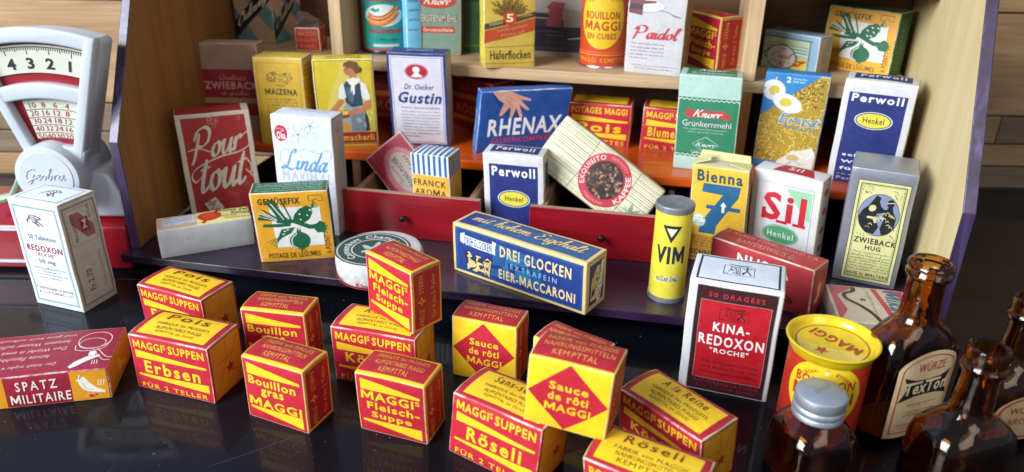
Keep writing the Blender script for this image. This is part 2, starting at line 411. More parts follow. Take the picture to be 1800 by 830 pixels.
# ------------------------------------------------------------ folded cartons
def gridlines(L, r):
    n = max(2, min(16, int(round((L-2*r)/.42)))); return [0, r*.35, *[r+(L-2*r)*i/n for i in range(n+1)], L-r*.35, L]
class Carton(Art):
    def __init__(s, name, label, cat, pose, cols, edge, r=.055, bulge=.035, group=None, seed=1, full=False, part='carton', arch=0.0):
        x, y, yaw, w, d, h, lean, roll, z = pose
        s.w, s.d, s.h, s.r = w, d, h, r; s.bulge = bulge; s.full = full; s.arch = arch; s.seed = seed
        s.sl = 0 if full else math.tan(lean); s.sr = 0 if full else math.tan(roll)
        rg = random.Random(seed); s.ph = [rg.uniform(0, 6.28) for _ in range(9)]; s.fr = [rg.uniform(.7, 1.6) for _ in range(9)]
        s.gx, s.gy, s.gz = gridlines(w, r), gridlines(d, r), gridlines(h, r)
        cuts = {'F': (s.gx[1:-1], s.gz[1:-1]), 'R': (s.gy[1:-1], s.gz[1:-1]), 'L': (s.gy[1:-1], s.gz[1:-1]), 'T': (s.gx[1:-1], s.gy[1:-1])}
        cuts['L'] = ([d-g for g in s.gy[1:-1]], s.gz[1:-1])
        Art.__init__(s, {'F': (w, h), 'R': (d, h), 'L': (d, h), 'T': (w, d)}, s.map, cuts)
        s.root = tag(empty(name, (x, y, z), yaw), label, cat, group)
        if full:
            c, q = math.cos(yaw), math.sin(yaw); Rz = Matrix(((c, -q, 0), (q, c, 0), (0, 0, 1)))
            c, q = math.cos(lean), math.sin(lean); Rx = Matrix(((1, 0, 0), (0, c, q), (0, -q, c)))
            c, q = math.cos(roll), math.sin(roll); Ry = Matrix(((c, 0, q), (0, 1, 0), (-q, 0, c)))
            M = Rz@Rx@Ry; lo = min((M@Vector((a*w, b*d, t*h))).z for a in (-.5, .5) for b in (0, 1) for t in (0, 1))
            s.root.rotation_euler = M.to_euler(); s.root.location.z = (z-lo)*U
        s._body(cols, edge, part)
    def surf(s, x, y, z, off):
        """x,y,z on the sharp box in [0,w]x[0,d]x[0,h]"""
        p = np.stack([x, y, z], 1); L = np.array([s.w, s.d, s.h]); r = s.r
        inn = np.clip(p, r, L-r); dv = p-inn; nn = np.linalg.norm(dv, axis=1, keepdims=True); nn[nn < 1e-9] = 1
        p = inn+dv/nn*(r+np.asarray(off).reshape(-1, 1))
        a = np.clip(2*p[:, 0]/s.w-1, -1, 1); b = np.clip(2*p[:, 1]/s.d-1, -1, 1); c = np.clip(2*p[:, 2]/s.h-1, -1, 1)
        k = s.bulge; q = p.copy()
        q[:, 0] += k*a*(1-b*b)*(1-c*c); q[:, 1] += k*b*(1-a*a)*(1-c*c); q[:, 2] += np.where(c > 0, 1.6*k*c*(1-a*a)*(1-b*b), 0)
        q[:, 2] += s.arch*(1-b*b)*np.clip(p[:, 2]/s.h, 0, 1)**6; q[:, 0] += s.arch*.5*a*(1-b*b)*np.clip(p[:, 2]/s.h, 0, 1)**3
        am = .011*np.clip(p[:, 2]/.6, 0, 1)
        f, h = s.fr, s.ph
        for i in range(3):
            q[:, i] += am*(np.sin(p[:, 0]*f[i]*1.5+h[i])+np.sin(p[:, 1]*f[i+3]*1.5+h[i+3])+np.sin(p[:, 2]*f[i+6]*1.5+h[i+6]))*(1.0 if i < 2 else .8)
        q[:, 0] += s.sr*p[:, 2]-s.w/2; q[:, 1] += s.sl*p[:, 2]
        return q
    def map(s, face, u, v, off):
        z0 = np.zeros_like(u)
        if face == 'F': return s.surf(u, z0, v, off)
        if face == 'R': return s.surf(z0+s.w, u, v, off)
        if face == 'L': return s.surf(z0, s.d-u, v, off)
        return s.surf(u, v, z0+s.h, off)
    def _body(s, cols, edge, part):
        # cols: dict of face colour F,R,L,T,(B back, D down)
        V = []; F = []; M = []; names = ['F', 'R', 'L', 'T', 'B', 'D']
        mats = [paper(cols.get(n, cols['F'])) for n in names]+[edgemat(edge)]
        def add(fn, A, B, mi, flip):
            k = len(V); nb = len(B)
            for a in A:
                for b in B: V.append(fn(a, b))
            for i in range(len(A)-1):
                for j in range(nb-1):
                    q = (k+i*nb+j, k+(i+1)*nb+j, k+(i+1)*nb+j+1, k+i*nb+j+1)
                    F.append(q[::-1] if flip else q)
                    M.append(6 if (i < 2 or i > len(A)-4 or j < 2 or j > nb-4) else mi)
        w, d, h = s.w, s.d, s.h
        add(lambda a, b: (a, 0, b), s.gx, s.gz, 0, False); add(lambda a, b: (w, a, b), s.gy, s.gz, 1, False)
        add(lambda a, b: (0, a, b), s.gy, s.gz, 2, True); add(lambda a, b: (a, b, h), s.gx, s.gy, 3, False)
        add(lambda a, b: (a, d, b), s.gx, s.gz, 4, True); add(lambda a, b: (a, b, 0), s.gx, s.gy, 5, True)
        P = np.array(V, float); Q = s.surf(P[:, 0], P[:, 1], P[:, 2], np.zeros(len(P)))
        o = mesh_obj(part, Q, F, mats, M, s.root, True)
        bm = bmesh.new(); bm.from_mesh(o.data); bmesh.ops.remove_doubles(bm, verts=bm.verts, dist=1e-6); bm.to_mesh(o.data); bm.free()
    def done(s, gloss=.48):
        rg = random.Random(s.seed*7+1)
        if s.h > 1.7 and not s.full:         # the slot where the lid tucks in, its white board showing in places
            e = .045/s.h; y = 1-.075/s.h
            s.line('R', [(.05, y), (.35, y-e*rg.uniform(0, .8)), (.7, y-e*rg.uniform(0, .8)), (.95, y)], .022, '2a2018', 12)
            s.line('R', [(.06, y+e), (.5, y+e*.7), (.94, y+e)], .030, 'b8ad98', 11.5)
        s.build(s.root, gloss); return s.root
# ============================================================ the setting
O = Vector((-23.638, 42.090, 0)); SY = R(-11.2)
def table_mat():
    m, nt, b, L = newmat('black_polished_table')
    n1 = noise(nt, 9, 5, .65)
    L.new(mixc(nt, ramp(nt, n1, ((.35, W0), (.7, W1))), (.0014, .0015, .0032, 1), (.003, .0032, .006, 1)), b.inputs['Base Color'])
    dust = ramp(nt, noise(nt, 900, 2, .4), ((.745, W0), (.775, W1)))
    b.inputs['Coat Weight'].default_value = .36; b.inputs['Coat Roughness'].default_value = .04; b.inputs['Coat IOR'].default_value = 1.42
    t = node(nt, 'ShaderNodeTexCoord'); mp = node(nt, 'ShaderNodeMapping'); mp.inputs['Rotation'].default_value = (0, 0, R(-48)); mp.inputs['Scale'].default_value = (3, 420, 1)
    L.new(t.outputs['Object'], mp.inputs['Vector'])
    scr = ramp(nt, noise(nt, 1.0, 2, .5, mp.outputs[0], .3), ((.735, W0), (.76, W1)))
    mx = node(nt, 'ShaderNodeMath', operation='MAXIMUM'); L.new(dust, mx.inputs[0]); L.new(scr, mx.inputs[1])
    L.new(mixc(nt, mx.outputs[0], b.inputs['Base Color'].links[0].from_socket, (.16, .17, .20, 1)), b.inputs['Base Color'])
    rr = node(nt, 'ShaderNodeMapRange'); rr.inputs[3].default_value = .30; rr.inputs[4].default_value = .42
    sm = node(nt, 'ShaderNodeMapRange'); sm.inputs[1].default_value = .42; sm.inputs[2].default_value = .66; sm.inputs[3].default_value = .03; sm.inputs[4].default_value = .13
    L.new(noise(nt, 26, 4, .6, None, 1.5), sm.inputs[0]); L.new(sm.outputs[0], b.inputs['Coat Roughness'])
    L.new(n1, rr.inputs[0]); L.new(rr.outputs[0], b.inputs['Roughness']); b.inputs['Specular IOR Level'].default_value = .08
    b.inputs['Sheen Weight'].default_value = .02; b.inputs['Sheen Roughness'].default_value = .55; b.inputs['Sheen Tint'].default_value = (.55, .68, 1, 1)
    return m
tb = MB(); tb.box(-110, -30, -3, 110, 61.3, 0); TABLE = tag(tb.build('table', table_mat(), None, bevel=.35, segs=3), kind='structure')
def hairs():
    rg = random.Random(77); V = []; F = []
    def strip(P, w, z=.006):
        v, f = ribbon(np.array(P), w); k = len(V); V.extend([(x, y, z) for x, y in v]); F.extend([tuple(i+k for i in q) for q in f])
    for i in range(230):
        x, y = rg.uniform(-34, 24), rg.uniform(19, 48); a = rg.uniform(0, 6.28); l = rg.uniform(.03, .10) if rg.random() < .8 else rg.uniform(.15, .5); k = rg.uniform(-1.5, 1.5)
        strip([(x+l*t*math.cos(a+k*t), y+l*t*math.sin(a+k*t)) for t in (0, .33, .66, 1)], .010 if l > .12 else .022, .008)
    mesh_obj('lint', V, F, plain('lint', '9ca0a8', .9, bumpy=0)); return bpy.data.objects['lint']
def scratches():
    rg = random.Random(5); V = []; F = []
    for x, y, a, l in ((-19.5, 20.6, 1.0, 5.5), (-18.6, 20.4, .72, 4.2), (-24, 24, .9, 3), (-6, 22, 2.2, 3.5), (-13, 25.5, .5, 4), (3, 28.5, .8, 2.5), (-28, 34.5, .4, 4), (9, 24.6, 1.2, 2), (-9, 36, .3, 3)):
        P = [(x+l*t*math.cos(a+.08*t), y+l*t*math.sin(a+.08*t)+rg.uniform(-.01, .01)) for t in np.linspace(0, 1, 9)]
        v, f = ribbon(np.array(P), .022); k = len(V); V += [(q[0], q[1], .004) for q in v]; F += [tuple(i+k for i in g) for g in f]
    o = mesh_obj('scratches', V, F, plain('scratched_lacquer', '3c4250', .5, bumpy=0), parent=TABLE); o['kind'] = 'stuff'
tag(hairs(), 'fine pale lint and dust specks scattered on the black table', 'dust', kind='stuff'); scratches()
oak = wood('oak_cladding', '96734e', 'ab875f', 'bb9870', 'X', 1.3, .5, 0, .4)
oakd = wood('oak_cladding_grey', '6e5a45', '7c6852', '88745a', 'X', 1.2, .55, 0, .4)
wall = tag(empty('wall', (0, 66, 0)), kind='structure')
z = 30.0; wr = random.Random(3)
for i, (z0, z1) in enumerate(((22, 31), (13.7, 21.88), (4.9, 13.6), (2.3, 4.8), (.2, 2.2), (-2.2, .1), (-5, -2.3))):
    # plank rows, each row of a few lengths with butt joints
    xs = [-120, -52, 4, 75, 120] if i < 3 else [-120, -62, -46, -20, 8, 30, 40.5, 43.2, 47.4, 75, 120] if i == 3 else [-120, -70, -15, 26, 82, 120]
    for a, b_ in zip(xs[:-1], xs[1:]):
        m_ = MB(); dp = wr.uniform(0, .12); m_.box(a+.02, -dp, z0+.03, b_-.02, 1.5, z1-.03)
        m_.build('plank', oak if i < 3 or wr.random() < .4 else oakd, wall, bevel=.05)
bk = MB(); bk.box(-120, 1.6, -6, 120, 2.2, 31.2); bk.build('backing', plain('wall_backing', '4a3826', .8), wall)
pw = MB(); pw.box(-200, 67, 31.3, 200, 69, 160); tag(pw.build('plaster_wall', plain('pale_plaster', '6a7890', .9, nscale=8), None), kind='structure')

# ============================================================ the toy shop
SHOP = tag(empty('toy_shop', (O.x, O.y, 0), SY), 'wooden toy shop with purple edges, orange shelf and two red drawers', 'toy shop')
purple = wood('purple_stain', '190e1c', '24152c', '382248', 'X', 1.6, .32, .35, .35)
purple_y = wood('purple_stain_upright', '231631', '3a2a4c', '5c5276', 'Z', 1.6, .42, .25, .5)
pine = wood('pine', 'ad8f66', 'c6a880', 'd8bf9a', 'Z', .8, .5, .05, .2)
pine_x = wood('pine_shelf', 'a08058', 'bb9c74', 'cdb08a', 'X', .8, .5, .05, .2)
brown = wood('shaded_brown_wood', '7a4f22', '90602c', '9c6c36', 'Z', .5, .5, .05, .2)  # shade on left wall and lower divider is put into this wood colour
darkw = wood('dark_back_wood', '4a2f18', '5c3b20', '6a4626', 'X', .7, .6, 0, .2)
orange = plain('orange_lacquer', 'c9520f', .30, coat=.4, nscale=60, amt=.18)
redl = wood('red_lacquer', '780a16', '8c0e1c', '9c1424', 'X', 1.2, .35, .35, .12)
m_ = MB(); m_.box(-.6, 0, 1.28, 47.4, 23.8, 1.8); m_.build('base_board', purple, SHOP, bevel=.05)
m_ = MB(); m_.box(.6, 2.5, .004, 46, 23, 1.275); m_.build('plinth', plain('plinth_dark', '140c14', .6), SHOP)
def side_wall(ui, ub, sgn, inner):
    prof = [(.97, 1.805), (.97, 8.75), (7.4, 20.0), (23.6, 20.0), (23.6, 1.805)]
    def uu(v): return ui+(ub-ui)*(v-.97)/(23.6-.97)
    t = .62*sgn; V = [(uu(v), v, z) for v, z in prof]+[(uu(v)+t, v, z) for v, z in prof]; n = 5
    F = [tuple(range(n)), tuple(range(2*n-1, n-1, -1))]+[(i, i+n, (i+1) % n+n, (i+1) % n) for i in range(n)]
    b = MB(); b.add(V, F); b.M = [0]+[1]*6
    b.build('side_wall', [inner, purple_y], SHOP, bevel=.05, segs=2, bmat=1)
side_wall(.12, -3.1, -1, brown); side_wall(46.1, 48.0, 1, wood('lit_pine_side', 'c9b482', 'd3bf8e', 'dccb9e', 'Z', 1.0, .55, 0, .12, fib=.94))  # right wall's paler wood carries the window light in its colour
m_ = MB(); m_.box(-3.5, 23.0, 1.81, 48.4, 23.55, 20.0); m_.build('back_panel', darkw, SHOP)
m_ = MB(); m_.box(-.9, 11.0, 5.12, 46.8, 22.95, 5.80); m_.build('orange_shelf', orange, SHOP, bevel=.14, segs=3)
m_ = MB(); m_.prism([(-1.5, 15.3), (30, 14.95), (36.2, 15.3), (47.0, 15.3), (47.6, 22.9), (-2.6, 22.9)], 'z', 10.55, 11.33); m_.build('upper_shelf', pine_x, SHOP, bevel=.06)
m_ = MB(); m_.box(37.16, 15.3, 16.9, 47.0, 22.9, 17.6); m_.build('top_shelf', pine_x, SHOP, bevel=.06)
for u0, u1, z0, z1, mt in ((7.6, 8.5, 11.34, 16.88, pine), (36.2, 37.15, 11.34, 16.88, pine), (36.2, 37.15, 5.82, 10.54, brown)):
    m_ = MB(); m_.box(u0, 15.25, z0, u1, 22.85, z1); m_.build('divider', mt, SHOP, bevel=.05)
for u0, u1 in ((10.3, 10.9), (22.0, 22.6), (33.7, 34.3)):
    m_ = MB(); m_.box(u0, 11.15, 1.81, u1, 22.8, 5.11); m_.build('drawer_divider', darkw, SHOP, bevel=.04)
barew = wood('bare_wood', '8d6a50', 'a8846a', 'b9977c', 'X', 1.2, .6, 0, .3)
def drawer(u0, u1, v0, knob_u):
    D = empty('drawer', (u0, v0, 1.82), 0, SHOP); w = u1-u0; h = 3.05
    f = MB(); f.box(0, 0, 0, w, .42, h); f.M = [0, 1, 0, 1, 1, 1]; f.build('drawer_front', [redl, barew], D, bevel=.03)
    for a in (.55, w-.95):
        s_ = MB(); s_.box(a, .43, .1, a+.38, 9.5, h-.25); s_.build('drawer_side', barew_y, D, bevel=.03)
    s_ = MB(); s_.box(.95, .43, .1, w-.97, 9.5, .3); s_.build('drawer_bottom', darkw, D)
    k = MB(); k.lathe([(.0, -.62), (.12, -.61), (.2, -.55), (.22, -.47), (.17, -.38), (.09, -.32), (.08, 0), (0, 0)], 20)
    k.V = [(x+knob_u-u0, zz, y+1.52) for x, y, zz in k.V]; k.build('knob', plain('knob_dark_brass', '1b1715', .35, metal=.4), D, smooth=True)
barew_y = wood('bare_wood_side', '7d5f45', '99775a', 'ab8a6c', 'Y', 1.2, .6, 0, .3)
drawer(11.55, 20.75, 6.3, 15.75); drawer(23.95, 33.3, 6.2, 28.5)

# ============================================================ cartons
POSE = {
'redoxon':(-26.404,38.696,-0.319,3.558,2.509,6.848,-0.035,0.038,0),'erbsen':(-16.303,30.519,-0.295,4.496,2.416,3.042,0.028,-0.001,0),
'pois':(-18.144,35.416,-0.4,4.498,2.422,3.04,-0.035,-0.001,0),'gras1':(-10.694,28.417,-0.405,3.412,1.901,3.295,0.012,-0.009,0),
'gras2':(-12.013,33.112,-0.163,3.41,1.923,3.27,-0.027,0.012,0),'fleisch1':(-5.24,27.674,-0.327,3.382,1.939,3.265,-0.063,0.008,0),
'koe':(-6.662,31.456,-0.275,4.498,2.426,3.036,0.033,-0.033,0),'fleisch2':(-5.964,32.567,-0.733,3.392,1.923,3.261,0.019,-0.013,3.08),
'sauce1':(-1.325,32.054,-0.32,3.394,1.912,3.276,0.075,-0.03,0),'roes1':(-0.789,25.54,-0.584,4.525,2.4,3.043,0.082,0.039,0),
'sauce2':(2.147,24.49,-0.395,3.43,1.907,3.258,-0.021,0.071,3.08),'areine':(6.397,25.974,-0.886,4.491,2.412,3.016,-0.097,0.023,0),
'kina':(10.526,31.206,-0.319,4.288,2.956,6.098,0.015,-0.01,0),'drei':(0.277,38.224,-0.609,9.065,2.154,3.109,0.021,-0.023,1.8),
'hug':(20.651,39.721,-0.439,3.409,3.127,7.09,-0.023,-0.02,1.8),'spatz':(-22.278,29.593,0.21,6.124,3.827,1.666,0.049,0.018,0),
'roes2b':(5.025,21.697,-0.529,4.46,2.429,3.032,-0.01,-0.11,0),'sauce3':(2.412,30.055,-0.636,3.405,1.912,3.268,0.024,-0,0),
'bienna':(12.454,42.182,-0.397,3.286,1.416,6.113,0.031,-0.053,1.8),'sil':(16.283,41.869,-0.638,4.058,1.782,5.982,-0.038,-0.04,1.8),
'nussa':(13.81,37.725,-0.754,6.128,1.83,2.894,-0.01,-0.042,1.8),'mikado':(18.736,33.326,-0.193,4.048,3.985,1.106,0.001,0.018,1.8),
'perwoll2':(22.094,45.647,-0.486,4.008,2.264,6.666,-0.05,0.004,5.8),'ernst':(18.053,48.587,-0.408,3.938,1.35,6.305,0.014,0.011,5.8),
'knorr2':(12.563,47.844,-0.298,3.865,2.191,6.352,-0.054,-0.025,5.8),'rhenax':(0.444,51.348,0.242,6.362,1.102,4.538,-0.142,0.072,5.8),
'pois2':(6.043,52.883,-0.216,4.5,2.426,3.084,-0.014,0.013,5.8),'blumen':(11.157,51.539,-0.285,4.5,2.424,3.08,0.013,0.016,5.8),
'gustin':(-6.584,52.363,-0.111,4.076,1.853,6.697,-0.114,0.002,5.8),'woman':(-11.615,51.827,0.163,4.039,1.635,6.177,-0.003,-0.012,5.8),
'maizena':(-16.247,52.117,-0.106,3.477,1.927,6.105,0.051,-0.013,5.8),'zwieback':(-20.62,54.8,-0.019,4.201,1.557,6.455,0.074,-0.006,5.8),
'pourtout':(-19.661,48.559,0.396,4.687,1.873,7.142,0.071,-0.01,1.8),'kochsalz':(-18.897,42.818,0.434,5.482,2.053,1.851,-0.023,0.004,1.8),
'gemuse1':(-13.019,41.768,0.183,4.443,1.743,4.641,-0.076,-0.031,1.8),'linda':(-13.30,45.789,-0.226,4.087,1.696,7.984,-0.021,0.023,1.8),
'franck':(-5.17,45.43,-0.336,2.6,1.9,5.43,-0.06,0.009,2.14),'perwoll1':(0.225,45.123,-0.205,3.866,1.913,5.839,-0.014,-0.041,1.8),
'knorr1':(-5.813,56.827,-0.031,3.718,1.6,6,0,0.015,11.33),'hafer':(-0.342,52.993,0.195,3.533,2.032,6,-0.001,-0.004,11.33),
'paidol':(9.279,51.498,-0.41,3.866,2.053,6,-0.007,-0.001,11.33),'darkpack':(3.116,57.157,-0.185,4.057,1.2,5.3,0.002,0.005,11.33),
'fleisch3':(13.0,53.8,-1.12,3.45,1.95,3.65,-0.01,0,11.33),'bluebox':(18.9,53.0,-0.85,4.15,1.73,2.6,-0.01,0,11.33),
'gemuse2':(23.45,53.1,-0.84,4.95,1.89,4.26,0.06,-0.01,11.33),'wuerfel':(-15.413,57.613,-0.096,1.897,1.518,1.741,-0.009,-0.015,11.33),
'ouleway':(-20.3,60.7,-0.386,3.679,3.456,5.5,-0.009,0.015,11.33),
'kaffee':(4.317,45.266,-0.191,7.857,1.054,3.7,0.298,0.581,2.3),'pudding':(-5.97,47.94,-0.178,3.13,0.69,4.7,0.295,-0.733,2.14)}
RED, YEL, TOPR, ORG = 'b41c30', 'e8bf1e', 'a51a2a', 'd98a14'
G_SOUP = 'soup packets standing on the black table'
def soup_box(key, label, name, top, foot='FÜR 2 TELLER', head='MAGGIs SUPPEN', word=(.16, .86), lines=('FABRIQUE des PRODUITS', 'ALIMENTAIRES MAGGI', 'KEMPTTAL (et Zürich)'), seed=1, group='oblong red soup boxes'):
    c = Carton('soup_box', label, 'box', POSE[key], {'F': RED, 'R': 'c98a1c', 'L': 'c98a1c', 'T': TOPR}, 'a8202e', group=group, seed=seed, bulge=.05, arch=.09)
    h0 = head.split('s ')
    if head.startswith('MAGGIs'):
        c.T('F', 'MAGGI', .055, .775, .43, .925, YEL, 2, gap=0); c.T('F', 'S', .435, .84, .475, .925, YEL, 1); c.T('F', 'SUPPEN', .50, .775, .945, .925, YEL, 2, gap=0)
    else: c.T('F', head, .06, .775, .94, .925, YEL, 2, gap=0)
    c.poly('F', [(.06, .735), (.06, .595), (.95, .60), (.95, .635)], YEL)
    c.T('F', name, word[0], .345, word[1], .565, YEL, 2, gap=.05)
    c.poly('F', [(.06, .305), (.95, .325), (.95, .185), (.06, .275)], YEL)
    c.T('F', foot, .08, .05, .92, .155, YEL, 1, gap=.08)
    c.rect('T', .08, .10, .92, .90, YEL)
    c.T('T', top, .24, .62, .76, .84, '7a2a10', 1, gap=.08)
    for i, l in enumerate(lines): c.T('T', l, .20+.04*i, .42-.13*i, .84-.05*i, .515-.13*i, '6a4a14', 0)
    c.line('T', [(.985, .06), (1.0, .5), (.985, .97)], .045, 'cdbf9c'); c.line('T', [(.015, .06), (.0, .5), (.015, .97)], .04, 'cdbf9c')
    c.frame('R', 0, 0, 1, 1, .12, 'a8202e')
    for p in ([(.08, .08), (.5, .62), (.5, .92)], [(.92, .92), (.55, .5), (.9, .1)], [(.1, .62), (.9, .62)]): c.line('R', p, .03, 'a5661a', smooth=False)
    c.star('R', .56, .42, .36, '9c2418', 5, .4, .3); c.done(); return c
MEAT_LINES_D = ('FABRIK von MAGGIS', 'NAHRUNGSMITTELN', 'KEMPTTAL'); MEAT_LINES_F = ('FABRIQUE des PRODUITS', 'ALIMENTAIRES MAGGI', 'KEMPTTAL')
def cube_side(c, face='R'):
    c.frame(face, .02, .02, .98, .98, .10, 'd9a01c'); c.rect(face, .09, .055, .91, .945, 'a51a26')
    c.T(face, 'STERN', .22, .62, .36, .90, 'd9a01c', 0, rot=90); c.T(face, 'KREUZ', .22, .08, .36, .36, 'd9a01c', 0, rot=90)
    c.star(face, .29, .49, .27, 'e0a81c', 4, .3); c.circ(face, .29, .49, .07, 'a51a26')
    c.T(face, 'Für 4 bis 5 Teller', .62, .14, .76, .86, 'd9a01c', 0, rot=90)
def stock_box(key, label, words, lines, seed=1, group='upright red stock cube boxes', big=False):
    c = Carton('stock_cube_box', label, 'box', POSE[key], {'F': RED, 'R': 'a51a26', 'L': RED, 'T': TOPR}, 'd8a824', group=group, seed=seed, bulge=.05, arch=.07)
    c.poly('F', [(.07, .93), (.07, .755), (.93, .76), (.93, .80)], YEL)
    for t, x0, y0, x1, y1, b in words: c.T('F', t, x0, y0, x1, y1, YEL, b, gap=0)
    c.poly('F', [(.07, .225), (.93, .235), (.93, .05), (.07, .19)], YEL)
    c.rect('T', 0, 0, 1, .10, YEL); c.rect('T', 0, .92, 1, 1, 'd9a01c'); c.rect('T', .965, .1, 1, .92, 'd9a01c'); c.rect('T', 0, .1, .02, .92, 'd9a01c')
    for i, l in enumerate(lines): c.T('T', l, .14+.02*i+(.10 if i == 2 else 0), .66-.24*i, .88-.02*i-(.14 if i == 2 else 0), .82-.24*i, 'e0a04a', 0, gap=.06)
    cube_side(c); c.done(); return c
GRAS = [('Bouillon', .08, .60, .86, .735, 2), ('gras', .28, .425, .66, .565, 2), ('MAGGI', .06, .245, .93, .395, 2)]
FLEI = [('MAGGI', .07, .595, .84, .74, 2), ('S', .86, .67, .93, .74, 1), ('Fleisch-', .15, .43, .92, .56, 2), ('Suppe', .20, .25, .80, .395, 2)]
def sauce_box(key, label, seed=1):
    c = Carton('sauce_cube_box', label, 'box', POSE[key], {'F': 'eec21c', 'R': 'a51a26', 'L': 'e0b81c', 'T': TOPR}, 'e0bc3c', group='yellow sauce cube boxes with a red diamond', seed=seed, bulge=.05, arch=.07)
    c.poly('F', [(.5, .985), (.985, .5), (.5, .015), (.015, .5)], RED)
    c.T('F', 'Sauce', .28, .60, .74, .715, YEL, 2, gap=0); c.T('F', 'de rôti', .27, .445, .75, .565, YEL, 2, gap=0); c.T('F', 'MAGGI', .24, .28, .79, .40, YEL, 2, gap=0)
    for i, l in enumerate(MEAT_LINES_D): c.T('T', l, .10+(.14 if i == 2 else 0), .66-.25*i, .92-(.16 if i == 2 else 0), .82-.25*i, 'e0a04a', 0, gap=.06)
    c.rect('T', 0, 0, 1, .05, YEL); cube_side(c); c.done(); return c
soup_box('erbsen', 'red soup box printed Erbsen, frontmost of the two at left, its whole front visible', 'Erbsen', 'Pois', seed=11)
soup_box('pois', 'red soup box with yellow Pois top, half hidden behind the box printed Erbsen', 'Erbsen', 'Pois', seed=12)
soup_box('koe', 'red soup box lying under the upright box stacked near the cheese wheel', 'Königin', 'A la Reine', seed=13)
soup_box('roes1', 'red soup box printed Röseli, at the front beneath the tilted sauce box', 'Röseli', 'Sans-souci', seed=14, word=(.2, .82))
soup_box('areine', 'steeply turned red soup box with A la Reine on its yellow top', 'Königin', 'A la Reine', seed=15)
soup_box('roes2b', 'red soup box cut by the bottom edge, Röseli on its yellow top', 'Röseli', 'Röseli', head='POTAGES MAGGI', lines=MEAT_LINES_D, seed=16)
stock_box('gras1', 'upright red and yellow bouillon box in the front row, gras printed fully visible', GRAS, MEAT_LINES_D, 21)
stock_box('gras2', 'upright red bouillon box behind its twin, lower half hidden', GRAS, MEAT_LINES_D, 22)
stock_box('fleisch1', 'upright red meat soup box standing on the table in the front row, chipped edge', FLEI, MEAT_LINES_F, 23)
stock_box('fleisch2', 'upright red meat soup box stacked crosswise on another soup box before the cheese wheel', FLEI, MEAT_LINES_F, 24)
stock_box('fleisch3', 'red meat soup box on the upper shelf, touching the right divider post', FLEI, MEAT_LINES_F, 25, group='soup boxes inside the shop')
sauce_box('sauce1', 'yellow box with red diamond standing on the table below the blue pasta box', 31)
sauce_box('sauce3', 'yellow diamond sauce box almost hidden behind the stacked one, only its top edge showing', 32)
sauce_box('sauce2', 'yellow box with red diamond tilted on top of two soup boxes at the front', 33)
soup_box('pois2', 'dark red soup box inside the shop printed Pois, behind the tilted coffee packet', 'Pois', 'Erbsen', foot='2 ASSIETTES', head='POTAGES MAGGI', seed=17, group='soup boxes inside the shop')
soup_box('blumen', 'dark red soup box inside the shop printed Blumen, beside the green flour carton', 'Blumenkohl', 'Choufleur', word=(.1, .93), seed=18, group='soup boxes inside the shop')
# more soup boxes deep in the shop, seen in the gaps
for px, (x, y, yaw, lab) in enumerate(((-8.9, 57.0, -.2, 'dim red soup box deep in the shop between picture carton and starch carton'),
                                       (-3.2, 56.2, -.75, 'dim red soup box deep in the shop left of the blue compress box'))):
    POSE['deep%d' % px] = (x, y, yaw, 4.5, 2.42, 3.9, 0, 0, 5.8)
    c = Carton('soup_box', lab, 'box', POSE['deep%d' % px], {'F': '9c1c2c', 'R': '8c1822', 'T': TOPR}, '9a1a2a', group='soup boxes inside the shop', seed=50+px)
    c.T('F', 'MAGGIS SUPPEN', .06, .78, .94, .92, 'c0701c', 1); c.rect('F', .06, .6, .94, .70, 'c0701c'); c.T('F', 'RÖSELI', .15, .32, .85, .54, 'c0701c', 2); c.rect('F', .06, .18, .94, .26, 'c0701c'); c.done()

# ---- white vitamin tablet box, left
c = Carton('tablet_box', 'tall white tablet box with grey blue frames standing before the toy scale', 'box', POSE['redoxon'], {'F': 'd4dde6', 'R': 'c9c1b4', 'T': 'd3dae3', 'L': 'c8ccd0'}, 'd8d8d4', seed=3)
GB = '8fa3ab'
for f, k in (('F', GB), ('R', '8d8c80')): c.frame(f, .06, .045, .94, .955, .13, k)
c.frame('T', .07, .10, .93, .90, .10, GB)
def snake(c, f, cx, cy, sx, sy, col):
    for q in range(3):
        c.line(f, [(cx-sx, cy-sy*.6+q*sy*.3), (cx-sx*.4, cy+sy*(.8-q*.3)), (cx+sx*.3, cy+sy*(.5-q*.35)), (cx+sx*.2, cy-sy*.4), (cx-sx*.3, cy-sy*.2), (cx+sx*.6, cy-sy*.9+q*sy*.12)], .07, col)
    c.line(f, [(cx+sx*.2, cy+sy*.9), (cx+sx, cy+sy*.4), (cx+sx*.4, cy+sy*.1), (cx+sx*1.1, cy-sy*.8)], .09, col)
snake(c, 'F', .45, .83, .15, .055, '6e5560'); snake(c, 'T', .5, .5, .15, .2, '6e5560')
c.T('F', '50 Tabletten', .24, .655, .80, .70, '55505e', 0); c.T('F', 'REDOXON', .16, .545, .88, .605, '9a2434', 2); c.T('F', '"ROCHE"', .32, .50, .72, .535, '9a3a48', 1)
c.T('F', '50 mg', .34, .425, .68, .475, '5c4a5c', 1)
for i, (t, x0, x1) in enumerate((('kristallisiertes', .2, .84), ('Vitamin C', .34, .74), ('(l-Ascorbinsäure)', .2, .84), ('per Tablette', .28, .74))): c.T('F', t, x0, .375-.032*i, x1, .40-.032*i, '8b8f9c', 0)
c.T('F', 'F.HOFFMANN-LA ROCHE', .12, .17, .88, .196, '8a4450', 0); c.T('F', '& Co.A.G.BASEL', .14, .13, .68, .155, '8a4450', 0); c.T('F', '(SUISSE)', .7, .13, .88, .152, '8a8f9c', 0)
for x in (.16, .84): c.line('R', [(x+(.012 if i % 2 else -.012), .60+i*.0165) for i in range(20)], .03, 'a08c84', smooth=False)
